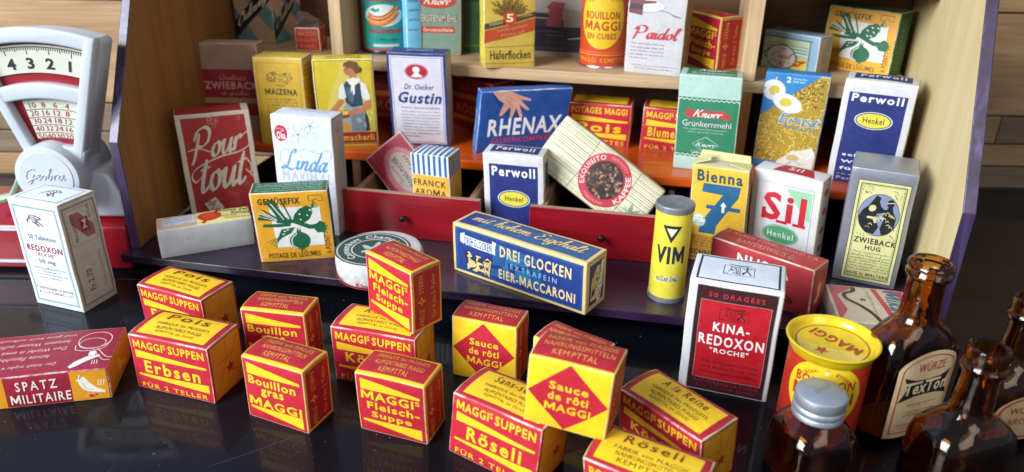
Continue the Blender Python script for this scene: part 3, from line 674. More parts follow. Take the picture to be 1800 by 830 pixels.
for y in (.60, .915): c.line('R', [(.16+i*.045, y+(.006 if i % 2 else -.006)) for i in range(16)], .03, 'a08c84', smooth=False)
c.poly('R', [(.22, .88), (.45, .88), (.78, .73), (.78, .64), (.55, .64), (.22, .80)], 'a0685e')
c.rect('R', .44, .70, .66, .82, '8c2c2c'); c.poly('R', [(.48, .72), (.54, .77), (.48, .80), (.62, .80), (.56, .75), (.62, .72)], 'd0c4b4')
c.T('R', 'REGLEMENTE', .24, .63, .32, .86, '8c2c2c', 0, rot=90); c.T('R', 'ROCHE', .68, .80, .75, .92, '7c4a44', 0, rot=90)
c.T('R', 'Fr.2.70', .30, .16, .46, .36, '7c3a30', 1, rot=90); c.T('R', '17.3.50 9.6 ROTOCX', .72, .14, .78, .48, '8c7e74', 0, rot=90)
f_ = MB(); f_.add([(-1.72, .0, 6.93), (1.92, -.05, 6.94), (1.98, 2.40, 7.10), (-1.72, 2.42, 6.96), (-1.72, 0, 6.975), (1.92, -.05, 6.985), (1.98, 2.40, 7.145), (-1.72, 2.42, 7.0)], [(3, 2, 1, 0), (4, 5, 6, 7), (0, 1, 5, 4), (1, 2, 6, 5), (2, 3, 7, 6), (3, 0, 4, 7)])
c.done()

# ---- meat bouillon flat box, left front
c = Carton('bouillon_box', 'flat dark red box with white sparrow on yellow square, cut by the left edge', 'box', (-22.278,29.593,0.21,6.124,3.827,1.666,0.049,0.018,0), {'F': '96182e', 'R': 'c07c14', 'T': '8e1a34', 'L': 'c07c14'}, '9a2036', seed=4)
c.rect('F', .72, .03, .985, .97, 'd89214'); c.rect('F', 0, .03, .255, .97, 'd89214')
c.T('F', 'SPATZ', .335, .53, .625, .82, 'e8e2d4', 1, gap=.16); c.T('F', 'MILITAIRE', .285, .12, .71, .42, 'e8e2d4', 1, gap=.05)
def sparrow(c, f, x, y, sx, sy, col, eye='201008'):
    c.poly(f, [(x+a*sx, y+b*sy) for a, b in ((.10, .80), (.0, .74), (.10, .70), (.12, .55), (.22, .38), (.40, .28), (.62, .24), (1.0, .16), (1.02, .26), (.72, .40), (.50, .62), (.36, .84), (.28, .95), (.16, .95))], col)
    c.circ(f, x+.18*sx, y+.83*sy, .035, eye)
    c.line(f, [(x+.26*sx, y+.62*sy), (x+.34*sx, y+.40*sy), (x+.58*sx, y+.34*sy)], .02, '6a5a48')
    for i in range(3): c.line(f, [(x+(.78+.1*i)*sx, y+.48*sy), (x+(.84+.1*i)*sx, y+.72*sy)], .035, col)
    c.line(f, [(x+.45*sx, y+.30*sy), (x+.34*sx, y+.10*sy), (x+.24*sx, y+.06*sy)], .03, 'd8b0a0'); c.line(f, [(x+.52*sx, y+.28*sy), (x+.60*sx, y+.08*sy), (x+.72*sx, y+.05*sy)], .03, 'd8b0a0')
    c.rect(f, x+.42*sx, y+.02*sy, x+.72*sx, y+.13*sy, 'a02818')
sparrow(c, 'F', .755, .10, .2, .78, 'e6e4da'); sparrow(c, 'R', .3, .15, .45, .6, 'cf9a4c', 'a06010')
c.T('T', 'Der Inhalt ergibt 4 Portionen', -.0, .16, .60, .24, 'd7b9b9', 0, rot=180, sh=.2); c.T('T', 'feinste Fleischbouillon', .02, .34, .52, .42, 'd7b9b9', 0, rot=180, sh=.2)
c.T('T', 'Den Würfel in etwa', .14, .50, .62, .58, 'd7b9b9', 0, rot=180, sh=.2); c.T('T', 'heissem Wasser auflösen', -.0, .66, .62, .74, 'd7b9b9', 0, rot=180, sh=.2); c.T('T', 'und ganz kurz aufkochen', .0, .82, .64, .90, 'd7b9b9', 0, rot=180, sh=.2)
c.ring('T', .81, .70, .125, .20, .035, 'e6dcd8'); c.ring('T', .80, .62, .10, .13, .03, 'e6dcd8'); c.line('T', [(.68, .58), (.70, .47), (.80, .44), (.90, .50), (.93, .66)], .035, 'e6dcd8')
c.line('T', [(.86, .48), (.95, .28), (1.0, .27)], .035, 'e6dcd8'); c.line('T', [(.83, .46), (.93, .22), (.99, .2)], .03, 'e6dcd8')
c.poly('T', [(.70, .10), (.735, .20), (.80, .30), (.90, .33), (.90, .30), (.82, .20), (.76, .10), (.72, .055)], 'ddd6d4'); c.rect('T', .81, .32, .86, .42, 'e6dcd8')
for i in range(3): c.line('T', [(.86+.018*i, .21), (.868+.018*i, .12)], .03, 'e6dcd8')
c.done()
# ---- long pasta box
c = Carton('pasta_box', 'long blue pasta box with cream borders lying across the base board', 'box', POSE['drei'], {'F': '1a4a86', 'R': 'c8a468', 'L': 'c8a468', 'T': '2c5688'}, 'c8a468', seed=5, r=.07)
CR = 'd8bc80'
c.poly('F', [(.045, .10), (.045, .90), (.965, .90), (.965, .10)], '14357e', 2.2); c.frame('F', 0, 0, 1, 1, .19, CR, 2.6)
tg = paper('1f6fa0', .45, .4)
c.poly('F', [(.30, .16), (.34, .84), (.66, .80), (.72, .2)], '1d5a96', 2.4); c.poly('F', [(.38, .25), (.40, .75), (.58, .70), (.62, .3)], '2776a4', 2.5)
c.frame('T', 0, 0, 1, 1, .22, CR, 2.6); c.rect('T', .025, .12, .16, .88, '1c3a80', 2.8)
c.script('T', 'mit hohem Eigehalt', .08, .22, .92, .84, 'dfc07c', .15, .2)
def bells(c, f, cx, cy, sx, sy, rot=False):
    c.poly(f, [(cx+a*sx, cy+b*sy) for a, b in ((-1, .95), (-.75, 1.05), (-.80, .92), (0, .86), (.80, .86), (.82, 1.05), (1.04, 1.0), (.98, .65), (1, .32), (.80, .34), (0, .34), (-.80, .40), (-1.02, .5))], 'd7dfe6', 3)
    for q, (a, b, t) in enumerate(((-.45, -.25, -.5), (.45, -.3, .5), (0, -.35, 0))):
        P = [(-.12, .4), (.12, .4), (.2, .1), (.3, -.25), (.38, -.38), (-.38, -.38), (-.3, -.25), (-.2, .1)]
        ct, st = math.cos(-t), math.sin(-t)
        b -= .18
        c.poly(f, [(cx+(a+x_*1.45*ct-y_*1.15*st)*sx, cy+(b+x_*1.2*st+y_*1.45*ct)*sy) for x_, y_ in P], '14284e', 3.25+q*.3)
        c.poly(f, [(cx+(a+x_*1.15*ct-y_*st)*sx, cy+(b+x_*st+y_*1.2*ct)*sy) for x_, y_ in P], 'e2c47a', 3.3+q*.3)
        for w_ in (-.15, .0, .15): c.line(f, [(cx+(a+w_*.6*ct-.3*st)*sx, cy+(b+w_*.6*st+.35*ct)*sy), (cx+(a+w_*1.7*ct+.3*st)*sx, cy+(b+w_*1.7*st-.35*ct)*sy)], .035, '27406e', 3.4+q*.3)
bells(c, 'F', .205, .48, .14, .36); c.T('F', 'DREI GLOCKEN', .095, .62, .315, .78, '1c3468', 1)
c.T('F', 'DREI GLOCKEN', .38, .60, .90, .82, 'e2c98e', 2, gap=.04, skew=.0); c.T('F', 'EXTRAFEIN', .46, .43, .80, .53, '9fc0d8', 0, gap=.25); c.T('F', 'EIER-MACCARONI', .37, .16, .93, .36, 'e2c98e', 2, gap=.04)
c.poly('R', [(.15, .12), (.15, .9), (.85, .9), (.85, .12)], '1c3262', 2.4); c.poly('R', [(.2, .2), (.25, .6), (.5, .82), (.72, .8), (.8, .4), (.6, .2)], 'd7b56a', 2.8); c.poly('R', [(.52, .12), (.70, .85), (.84, .88), (.72, .14)], 'd7dfe6', 3.1); c.T('R', 'DREI GLOCKEN', .60, .17, .74, .83, '1c3468', 1, rot=90)
for q in range(4): c.line('R', [(.24+.09*q, .25+.05*q), (.36+.06*q, .72)], .035, '27406e', 3.0)
c.done()
# ---- vegetable cube boxes
def veg(key, label, seed, side='F'):
    c = Carton('vegetable_cube_box', label, 'box', POSE[key], {'F': 'dda024', 'T': '1c5c3c', 'R': '1e5a30', 'L': '1c6a48', 'D': 'dd9a20'}, 'd9b060' if key == 'gemuse1' else '3c7a58', seed=seed, group='orange and green vegetable cube boxes')
    GN = '17603c'
    c.poly('F', [(.22, .80), (.87, .78), (.88, .22), (.26, .22)], 'dfe2dc', 2)
    c.T('F', 'GEMÜSEFIX', .09, .835, .62, .945, '2e3a14', 2, gap=.08)
    P = [(.74, .94), (.92, .94), (.92, .86), (.87, .86), (.83, .89), (.79, .86), (.74, .86)]; c.line('F', P+[P[0]], .035, '3c3a14', smooth=False)
    # carrot, leek, radish, onion
    c.poly('F', [(.50, .60), (.53, .68), (.60, .76), (.70, .80), (.76, .77), (.77, .70), (.72, .60), (.64, .55), (.57, .53)], GN, 3)
    for a, b in ((.60, .68), (.66, .73), (.69, .66), (.61, .60), (.74, .73), (.66, .60)): c.ell('F', a, b, .022, .010, 'dfe2dc', 3.3, rot=-.6, n=10)
    for a, b in ((.82, .84), (.84, .80), (.80, .86), (.85, .77)): c.line('F', [(.755, .765), (a, b)], .05, GN, 3.1)
    c.poly('F', [(.05, .62), (.08, .70), (.28, .60), (.30, .57), (.50, .56), (.70, .46), (.76, .46), (.80, .40), (.90, .40), (.93, .46), (.91, .54), (.85, .57), (.80, .53), (.72, .52), (.48, .62), (.40, .66), (.26, .90), (.20, .89), (.30, .66), (.16, .76), (.10, .78), (.24, .66), (.10, .70)], GN, 3.5)
    c.poly('F', [(.10, .52), (.12, .56), (.34, .56), (.48, .58), (.46, .52), (.30, .51)], GN, 3.5)
    for a in range(5): c.line('F', [(.17+.055*a, .90), (.36+.03*a, .62)], .06 if a % 2 else .09, 'e2e4de' if a % 2 else GN, 3.8+a*.05)
    for a in range(3): c.line('F', [(.06+.02*a, .68+.04*a), (.30, .60+.012*a)], .035, 'e2e4de', 4.1)
    for a, b in ((.95, .50), (.96, .44), (.94, .38), (.90, .36)): c.line('F', [(.88, .46), (a, b)], .045, GN, 3.4)
    c.poly('F', [(.34, .48), (.52, .50), (.46, .42), (.34, .36), (.24, .28), (.28, .36)], GN, 3.2)
    for a, b in ((.38, .45), (.42, .47), (.36, .41)): c.ell('F', a, b, .02, .008, 'dfe2dc', 3.4, n=8)
    for a in range(4): c.line('F', [(.32, .38), (.14+.03*a, .30-.03*a)], .035, GN, 3.1)
    c.ell('F', .56, .30, .135, .125, GN, 3.6); c.poly('F', [(.52, .40), (.545, .50), (.56, .44), (.58, .50), (.585, .44), (.60, .40)], GN, 3.6)
    c.line('F', [(.53, .41), (.46, .34), (.46, .24), (.52, .19)], .06, 'dfe2dc', 3.9); c.line('F', [(.48, .40), (.41, .33), (.42, .24), (.48, .19)], .035, 'dfe2dc', 3.9)
    for a in (-.03, 0, .03, .06): c.line('F', [(.57, .18), (.57+a, .145)], .03, GN, 3.6)
    c.T('F', 'POTAGE DE LÉGUMES', .12, .055, .80, .155, '2e3a14', 1, gap=.03); c.T('F', 'A POINT', .88, .08, .955, .36, '2e3a14', 1, rot=90)
    c.line('F', [(.02, .0), (.02, 1)], .035, 'e8dcc0', 2.1, smooth=False)
    for i, t in enumerate(('Contient 2 cubes pour ½ litre chacun', 'lent potage claire aux légumes', 'lancer immédiatement un potage', 'absolument naturel en sachet', 'En versant dans eau bouillante')): c.T('T', t, .07, .09+.17*i, .93, .20+.17*i, 'b9d8c8', 0)
    c.fine('R', .3, .1, .75, .9, 5, 'a8a860', rot=90); c.done()
veg('gemuse1', 'orange and green vegetable cube box standing on the purple base board', 41)
veg('gemuse2', 'orange and green vegetable cube box high in the right compartment', 42)
# ---- Pour tout
c = Carton('carton', 'red carton with large cream brush lettering near the left side wall', 'box', POSE['pourtout'], {'F': 'a82a28', 'T': 'a82a28', 'R': 'b0a898', 'L': 'c8bfae'}, 'c4bba8', seed=51)
KC = 'd6ccb6'
c.rect('F', 0, 0, .07, 1, KC); c.rect('F', .93, 0, 1, 1, KC); c.rect('F', 0, .965, 1, 1, KC); c.rect('T', .9, 0, 1, 1, KC)
c.script('F', 'Pour', .12, .52, .86, .86, KC, .16, .35, skew=.08); c.script('F', 'tout', .18, .24, .88, .56, KC, .17, .35, skew=.06)
c.line('F', [(.80, .74), (.95, .80), (.97, .70), (.80, .62), (.50, .58), (.2, .50), (.10, .42), (.14, .36), (.25, .42)], .14, KC, 9.4, nib=.9); c.line('F', [(.10, .66), (.25, .68), (.40, .64)], .08, KC, 9.4)
c.line('F', [(.86, .55), (.92, .48), (.90, .40), (.84, .44), (.93, .36)], .08, KC, 9.4)
def fruit(cx, cy, r, n, col='c46c60'):
    rg = random.Random(int(cx*99))
    for i in range(n): c.ring('F', cx+rg.uniform(-1, 1)*r, cy+rg.uniform(-1, 1)*r*.8, .026, .017, .02, col, n=12)
    c.line('F', [(cx, cy+r*.8), (cx+.02, cy+r*1.3)], .02, col)
fruit(.50, .92, .06, 7, 'd0a090'); fruit(.84, .93, .005, 1, 'd0a090'); fruit(.84, .31, .04, 5); fruit(.60, .17, .08, 12)
c.poly('F', [(.20, .14), (.36, .20), (.46, .08), (.30, .02)], KC); c.script('F', 'our', .24, .11, .37, .17, '9a4a44', .14, .3); c.script('F', 'tou', .28, .05, .40, .11, '9a4a44', .14, .3)
c.done()
# ---- Zwieback brown carton
c = Carton('rusk_carton', 'tall kraft and red rusk carton far left on the orange shelf', 'box', POSE['zwieback'], {'F': 'a2846a', 'T': 'b29478', 'R': '9c7f62'}, 'a2846a', seed=52)
c.rect('F', .0, .40, 1, .72, '96202c'); c.rect('F', 0, .2, 1, .34, '96202c'); c.rect('R', .0, .40, 1, .72, '96202c'); c.line('F', [(0, .37), (1, .37)], .06, 'b08a4a', smooth=False)
c.T('F', 'ZWIEBACK', .03, .50, .97, .585, 'c89a86', 2); c.script('F', 'Qualitats', .3, .60, .78, .665, 'c08a78', .12, .2); c.script('F', 'de qualite', .3, .42, .8, .48, 'c08a78', .12, .2)
c.done()
# ---- Maizena
c = Carton('starch_carton', 'plain yellow starch carton with small engraving, left of the box with a woman', 'box', POSE['maizena'], {'F': 'd2aa34', 'T': 'd6b440', 'R': 'b48414'}, 'cdb050', seed=53)
c.frame('F', .07, .03, .93, .94, .02, '8c7420'); c.T('F', 'MAIZENA', .20, .585, .86, .655, '4a4418', 2); c.T('F', 'MARQUE', .42, .68, .62, .70, '6c6020', 0)
rg = random.Random(5)
for i in range(26):
    x_, y_ = rg.uniform(.26, .74), rg.uniform(.73, .83); c.line('F', [(x_, y_), (x_+rg.uniform(.02, .08), y_+rg.uniform(-.02, .02)), (x_+.03, y_-.025)], .035, '5c5c38')
c.ring('F', .34, .78, .08, .045, .04, '4c4c30'); c.fine('F', .20, .10, .84, .55, 13, '9a8228'); c.fine('R', .2, .1, .8, .93, 16, '7c5a10'); c.done()
# ---- woman picture box
c = Carton('picture_carton', 'yellow carton picturing a woman in a blue dress, red band along its foot', 'box', POSE['woman'], {'F': 'cdb62c', 'T': 'd8c238', 'R': 'a88a20', 'L': 'cfc070'}, 'cfc070', seed=54)
c.frame('F', .02, .01, .98, .99, .03, '4c4418', 1)
c.poly('F', [(.50, .98), (.42, .84), (.30, .70), (.2, .5), (.16, .2), (.95, .2), (.93, .5), (.88, .7), (.74, .84), (.68, .98)], 'cfc05c', 1.2); c.poly('F', [(.80, .2), (.84, .55), (.80, .75), (.72, .86), (.92, .66), (.94, .4), (.94, .2)], 'b0a848', 1.3)
SK = 'b87850'
c.poly('F', [(.30, .22), (.45, .46), (.52, .52), (.80, .52), (.84, .30), (.82, .18), (.30, .18)], '8fa0a0', 2); c.poly('F', [(.58, .18), (.56, .40), (.66, .46), (.78, .44), (.82, .18)], '6a7c84', 2.2); c.poly('F', [(.80, .18), (.80, .44), (.86, .34), (.88, .19)], '25303c', 2.2)
c.poly('F', [(.48, .70), (.50, .52), (.60, .46), (.78, .48), (.80, .70), (.72, .76), (.54, .76)], '2c4458', 3); c.poly('F', [(.52, .68), (.56, .54), (.62, .50), (.66, .60), (.60, .70)], '4e6c7c', 3.2)
c.poly('F', [(.48, .75), (.42, .70), (.38, .58), (.46, .54), (.52, .58), (.50, .70)], 'dcdcd4', 3.3); c.poly('F', [(.78, .76), (.86, .72), (.92, .56), (.86, .53), (.78, .56), (.77, .68)], 'dcdcd4', 3.3)
c.poly('F', [(.54, .78), (.60, .72), (.66, .70), (.74, .74), (.78, .78), (.66, .80)], 'e4e4dc', 3.6); c.poly('F', [(.62, .72), (.68, .72), (.67, .62), (.64, .60), (.63, .66), (.60, .62)], 'e4e4dc', 3.7)
c.poly('F', [(.46, .56), (.40, .56), (.22, .44), (.20, .40), (.30, .40), (.48, .52)], SK, 3.5); c.poly('F', [(.84, .54), (.92, .54), (.92, .45), (.82, .41), (.56, .36), (.52, .39), (.56, .42), (.76, .46)], SK, 3.9)
c.poly('F', [(.60, .86), (.60, .78), (.66, .75), (.72, .79), (.72, .86)], SK, 3.4); c.ell('F', .605, .885, .095, .062, SK, 3.8); c.poly('F', [(.52, .90), (.50, .87), (.53, .86), (.55, .88)], SK, 3.8)
c.poly('F', [(.50, .92), (.52, .96), (.62, .985), (.74, .965), (.78, .90), (.74, .84), (.70, .84), (.68, .88), (.62, .91), (.58, .90), (.55, .93)], '6e4c2c', 4.1); c.ell('F', .765, .885, .05, .035, '5e3e24', 4.2)
c.ell('F', .56, .885, .012, .006, '3a2418', 4.3, n=10); c.line('F', [(.535, .855), (.56, .85)], .02, '8c3428', 4.3)
c.ell('F', .40, .385, .20, .05, '8c3020', 3.4); c.ell('F', .40, .405, .17, .03, 'c9963c', 3.45); c.rect('F', .44, .38, .52, .42, 'd8c060', 3.6); c.poly('F', [(.34, .2), (.34, .28), (.50, .30), (.56, .24), (.54, .18)], 'c08830', 3.6)
c.rect('F', .02, .045, .98, .175, '8c1c24', 5); c.T('F', 'Hausmacherli', .12, .075, .93, .15, 'd8b83c', 1); c.T('T', 'Teigwaren', .22, .38, .80, .68, '9c3020', 2, rot=180); c.T('T', 'Hausmacherli', .2, .08, .8, .28, '9c5020', 1, rot=180)
c.line('F', [(.0, .035), (1, .035)], .05, '3a3414', 5.1, smooth=False); c.done()
# ---- Gustin
c = Carton('starch_carton', 'blue and white starch carton with small red cameo oval in the middle of the shop', 'box', POSE['gustin'], {'F': 'c9c6d0', 'T': '20356e', 'R': 'a8a090', 'L': '20356e'}, '2a3c74', seed=55)
c.frame('F', 0, 0, 1, 1, .17, '1e3478', 1); c.frame('F', .065, .04, .935, .96, .025, '2a3c74', 1.3)
c.ell('F', .50, .815, .20, .082, 'a51c30', 2); c.ring('F', .50, .815, .185, .075, .025, 'd8c8cc', 2.3)
c.ell('F', .50, .835, .062, .033, 'd8d4d8', 2.5); c.poly('F', [(.41, .765), (.47, .80), (.48, .82), (.53, .82), (.54, .795), (.60, .77), (.58, .758), (.44, .756)], 'd8d4d8', 2.6)
c.T('F', 'Dr. Oetker', .27, .625, .78, .685, '1c2c5c', 0, sh=.3); c.T('F', 'Gustin', .15, .475, .90, .60, '1c3070', 2, sh=.3, gap=.0)
c.T('F', 'Feine Speisestärke', .20, .415, .86, .44, '3a3a5c', 1, gap=.08)
for i, t in enumerate(('Seit Jahrzehnten in der', 'Ernährungs- u. Krankenernährung', 'bewährt. Zum Sämigmachen', 'und Binden von Suppen, Soßen,', 'Gemüse und Obstspeisen. Zur', 'Bereitung von Aufläufen,', 'warmen und kalten Puddings,', 'und zum Verfeinern der', 'Gebäcke')): c.T('F', t, .20, .375-.034*i, .86 if i < 8 else .5, .392-.034*i, '50506c', 0)
c.script('T', 'Gustin', .3, .3, .75, .7, 'b8bccc', .13, .3); c.frame('R', .1, .03, .9, .95, .025, '4c4438'); c.done()
# ---- ointment compress box
c = Carton('compress_box', 'wide blue compress box with a reaching hand and white capitals', 'box', POSE['rhenax'], {'F': '184a94', 'T': '184a94', 'L': '1a62a8', 'R': '12366c'}, '2a66a8', seed=56)
c.poly('F', [(.10, .99), (.28, .99), (.44, .84), (.46, .62), (.40, .56), (.30, .60), (.2, .78)], '143a72', 1)
c.poly('F', [(.12, .99), (.32, .99), (.42, .92), (.55, .86), (.555, .835), (.545, .825), (.44, .855), (.47, .80), (.545, .70), (.54, .675), (.52, .68), (.43, .77), (.46, .66), (.48, .585), (.465, .555), (.445, .575), (.40, .72), (.385, .66), (.36, .56), (.335, .56), (.34, .68), (.33, .74), (.28, .66), (.24, .60), (.215, .62), (.235, .72), (.26, .80), (.20, .86)], 'cf9a86', 2)
for P in (((.30, .90), (.40, .82)), ((.28, .86), (.36, .74)), ((.36, .92), (.46, .86))): c.line('F', P, .035, 'a86c5c', 2.4)
c.T('F', 'RHENAX', .11, .285, .93, .56, 'dfe6ea', 2, gap=.0, skew=.02); c.T('F', 'SALBENKOMPRESSEN', .16, .165, .99, .255, 'c24460', 1, gap=.03, skew=.01); c.T('L', 'SPEZIALITÄT', .3, .1, .7, .7, 'a8c4dc', 0, rot=270); c.done()
# ---- small and large detergent cartons
def perw(key, label, seed, big):
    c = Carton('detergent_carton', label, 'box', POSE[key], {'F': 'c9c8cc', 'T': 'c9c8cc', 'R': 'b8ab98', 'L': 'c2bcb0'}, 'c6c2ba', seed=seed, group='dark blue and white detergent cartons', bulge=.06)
    NB = '1c2a6c'
    c.rect('F', .095, .02 if not big else .0, .905, .885, NB, 1)
    c.T('F', 'Perwoll', .14, .75 if not big else .80, .86, .86 if not big else .875, 'e2e2e2', 2, gap=.04)
    y = .50 if not big else .635
    rx, ry = .255, (.092 if not big else .075)
    c.ell('F', .5, y, rx*1.06, ry*1.08, 'd8dcd0', 2); c.ell('F', .5, y, rx, ry, '20366c', 2.3); c.ell('F', .5, y, rx*.93, ry*.88, 'd8c840', 2.6)
    c.T('F', 'Henkel', .5-.15, y-.028, .5+.15, y+.03, '1c2440', 1)
    if big:
        for q, t in enumerate(('schont', 'Wolle und', 'für die')): c.T('F', t, .16, .27-.07*q, .16+.09*len(t), .30-.07*q, 'd8d8d8', 2)
        c.T('F', 'Perwoll', .14, .03, .6, .06, 'a8acc0', 1); c.fine('F', .14, .07, .88, .10, 1, 'a8acc0')
    else: c.T('F', 'SPEZIAL', .3, .10, .7, .14, 'd8d8d8', 1)
    c.rect('T', .1, .18, .9, .88, NB, 1); c.T('T', 'Perwoll', .18, .34, .82, .72, 'd8d8d8', 2, gap=.04)
    c.rect('R', .25, .6, .75, .9, '24304c', 1); c.rect('R', .22, .05, .78, .6, '9c8654', 1); c.fine('R', .3, .1, .7, .55, 8, '4c4434', rot=90); c.done()
perw('perwoll1', 'small dark blue and white detergent carton standing between the two red drawers', 57, False)
perw('perwoll2', 'large dark blue and white detergent carton in front of the pale right side wall', 58, True)
# ---- Linda
c = Carton('soap_carton', 'tall white carton with pale blue flowers and script, left of the left red drawer', 'box', POSE['linda'], {'F': 'c6cede', 'T': 'c9d0de', 'R': 'a39c94', 'L': 'bcc4d4'}, 'ccd0d8', seed=59)
c.ell('F', .16, .85, .125, .078, 'd8dce4', 2); c.ell('F', .16, .85, .11, .070, 'b81c34', 2.3); c.T('F', 'Oha', .09, .80, .23, .865, 'e8e4e8', 2); c.T('F', 'SUNLICHT', .08, .88, .22, .895, 'd8b8c0', 0)
c.script('F', 'Linda', .10, .545, .90, .735, '5590bc', .15, .35, nib=.6)
c.line('F', [(.30, .70), (.16, .72), (.10, .64), (.16, .60), (.30, .64)], .03, '7c94b0'); c.line('F', [(.40, .70), (.55, .74), (.75, .71), (.92, .74), (.96, .69), (.90, .64)], .03, '7c94b0')
c.T('F', 'MAXIMAL', .12, .455, .95, .54, 'adb5c8', 0, gap=.1)
def flower(cx, cy, r):
    for i in range(5): c.ring('F', cx+r*.62*math.cos(i*1.257+.3), cy+r*.34*math.sin(i*1.257+.3), r*.40, r*.19, .022, '9aaac4', n=14)
    c.circ('F', cx, cy, .09, '6a94c0')
flower(.45, .85, .17); flower(.66, .93, .13); flower(.60, .41, .15); flower(.35, .28, .14)
c.fine('R', .25, .15, .85, .78, 26, '847e7c', rot=90); c.T('R', 'SUNLICHT AG', .4, .86, .8, .88, '6c6664', 0); c.T('R', 'Olten', .5, .80, .68, .82, '6c6664', 0); c.fine('T', .15, .5, .85, .85, 2, '98a0b0'); c.done()
# ---- salt packet lying
c = Carton('salt_packet', 'long white packet lying on its side before the red brush lettered carton', 'box', POSE['kochsalz'], {'F': 'b4b5b8', 'T': 'c9b9a0', 'L': 'a89c90', 'R': 'b0a898'}, 'c2beb8', seed=60, bulge=.09)
c.rect('T', 0, 0, .42, 1, 'bfa48c', 1); c.rect('T', .06, .22, .40, .78, 'b8bccb', 1.3)
for y in (.10, .18, .84, .92): c.line('T', [(0, y), (.42, y)], .03, '9c5a34', smooth=False)
c.rect('T', .42, .0, 1, 1, 'd0c67c', 1.1); c.ell('T', .56, .48, .13, .34, 'b0301c', 2); c.ell('T', .56, .48, .07, .15, 'd04020', 2.4); c.line('T', [(.48, .06), (.58, .5), (.68, .98)], .22, 'b0301c', 2.2)
c.T('T', 'Cuisine Sel', .62, .72, .99, .93, '2c2418', 2, sh=.2); c.T('T', 'Kochsalz', .80, .42, 1.0, .68, '2c2418', 1, sh=.3); c.T('T', 'SALINES SUISSES', .66, .28, .86, .4, 'a05030', 0); c.T('T', 'Contenu 20 g', .72, .1, .98, .24, '3c5028', 0)
c.fine('T', .08, .35, .38, .65, 2, '5c6c9c'); c.circ('F', .3, .6, .03, '6c6460'); c.done()
# ---- Franck Aroma
c = Carton('coffee_essence_carton', 'small orange carton with blue and white striped top in the left drawer', 'box', POSE['franck'], {'F': 'd8a440', 'T': 'ced2d4', 'R': 'b07c2c', 'L': 'd8a440'}, 'd4c49c', seed=61)
BL = '2c5c8c'
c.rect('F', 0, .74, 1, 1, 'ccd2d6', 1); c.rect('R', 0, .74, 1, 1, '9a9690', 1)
for i in range(7):
    x_ = .04+i*.14; c.rect('F', x_, .745, x_+.065, .995, BL, 2); c.rect('T', x_, 0, x_+.065, 1, BL, 2)
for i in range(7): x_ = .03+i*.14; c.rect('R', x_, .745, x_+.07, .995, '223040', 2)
c.T('F', 'FRANCK', .05, .605, .90, .685, '3a3210', 1, gap=.08); c.T('F', 'AROMA', .07, .49, .90, .57, '3a3210', 1, gap=.08)
c.circ('F', .5, .26, 1.02, '2a70a4', 2)
c.poly('F', [(.26, .20), (.34, .14), (.66, .14), (.76, .20)], 'd8dcdc', 3); c.poly('F', [(.30, .25), (.70, .25), (.66, .21), (.34, .21)], 'd8dcdc', 3); c.poly('F', [(.40, .31), (.60, .31), (.57, .265), (.43, .265)], 'd8dcdc', 3)
c.line('F', [(.5, .31), (.5, .40), (.42, .37)], .07, 'd8dcdc', 3); c.circ('F', .5, .41, .09, 'd8dcdc', 3); c.line('F', [(.52, .37), (.64, .36), (.70, .40)], .06, 'd8dcdc', 3)
c.T('R', 'LA FRANCK S.A.', .5, .05, .6, .6, '5c3c14', 0, rot=90); c.T('R', 'BASEL', .7, .1, .8, .4, '5c3c14', 0, rot=90); c.done()
# ---- pudding powder sachet box, tipped
c = Carton('pudding_powder_box', 'thin crimson box with scalloped oval, tipped on its corner inside the left drawer', 'box', POSE['pudding'], {'F': '9c2236', 'T': 'c2bcb8', 'L': 'c6c0bc', 'R': 'b8b0a8'}, 'ccc6c0', seed=62, full=True, bulge=.03)
for i in range(9): c.line('F', [(.04+.115*i, .03), (.04+.115*i, .97)], .015, 'bc6070', smooth=False, layer=1)
c.ell('F', .56, .48, .40, .40, 'c07480', 2, n=40)
for i in range(36): c.circ('F', .56+.40*math.cos(i*.1745), .48+.40*math.sin(i*.1745), .10, 'b45a6a', 1.8, n=8)
c.ell('F', .56, .48, .30, .33, 'bcaca0', 2.6); c.T('F', 'PUDDING-PULVER', .46, .2, .58, .76, '3c5470', 2, rot=90); c.script('F', 'Helvetia', .66, .3, .78, .7, '5c4c4c', .12, .3, rot=90); c.script('F', 'Dessert', .3, .3, .42, .7, '8c7a78', .12, .3, rot=90); c.done()
# ---- coffee packet tipped
c = Carton('coffee_packet', 'striped cream coffee packet with red ring of beans, slanting out of the right drawer', 'box', POSE['kaffee'], {'F': 'd3d0b4', 'T': '9a7c54', 'R': '8c6a44', 'L': 'c9c29c'}, 'b8a880', seed=63, full=True, r=.12, bulge=.09)
rg = random.Random(9)
for i in range(26):
    y_ = .02+i*.038+rg.uniform(-.01, .01); col = rg.choice(('8a8456', '77846c', 'a8945c', '5c6a58', 'b9a878', '8c4a3c'))
    c.line('F', [(0, y_), (.30, y_+rg.uniform(-.008, .008)), (1, y_)], rg.uniform(.015, .05), col, smooth=False, layer=1+.01*i)
for x_ in (.34, .76): c.line('F', [(x_, .0), (x_+.01, .5), (x_, 1)], .03, '3c3428', 2)
c.circ('F', .56, .52, 1.72, 'b02c3c', 3, n=40); c.circ('F', .56, .52, 1.22, '2c1c18', 4, n=32)
for i in range(95):
    a, q = rg.uniform(0, 6.28), 1.13*math.sqrt(rg.random()); t = rg.uniform(0, 3)
    cx, cy = .56+q*math.cos(a)/c.w, .52+q*math.sin(a)/c.h
    c.ell('F', cx, cy, .125/c.w, .075/c.h, rg.choice(('5c3c2c', '4a2e22', '7a5844', '9a7c68')), 5+i*.02, rot=t, n=10)
    c.line('F', [(cx-.1*math.cos(t)/c.w, cy-.1*math.sin(t)/c.h), (cx+.1*math.cos(t)/c.w, cy+.1*math.sin(t)/c.h)], .022, '1c100c', 5.01+i*.02)
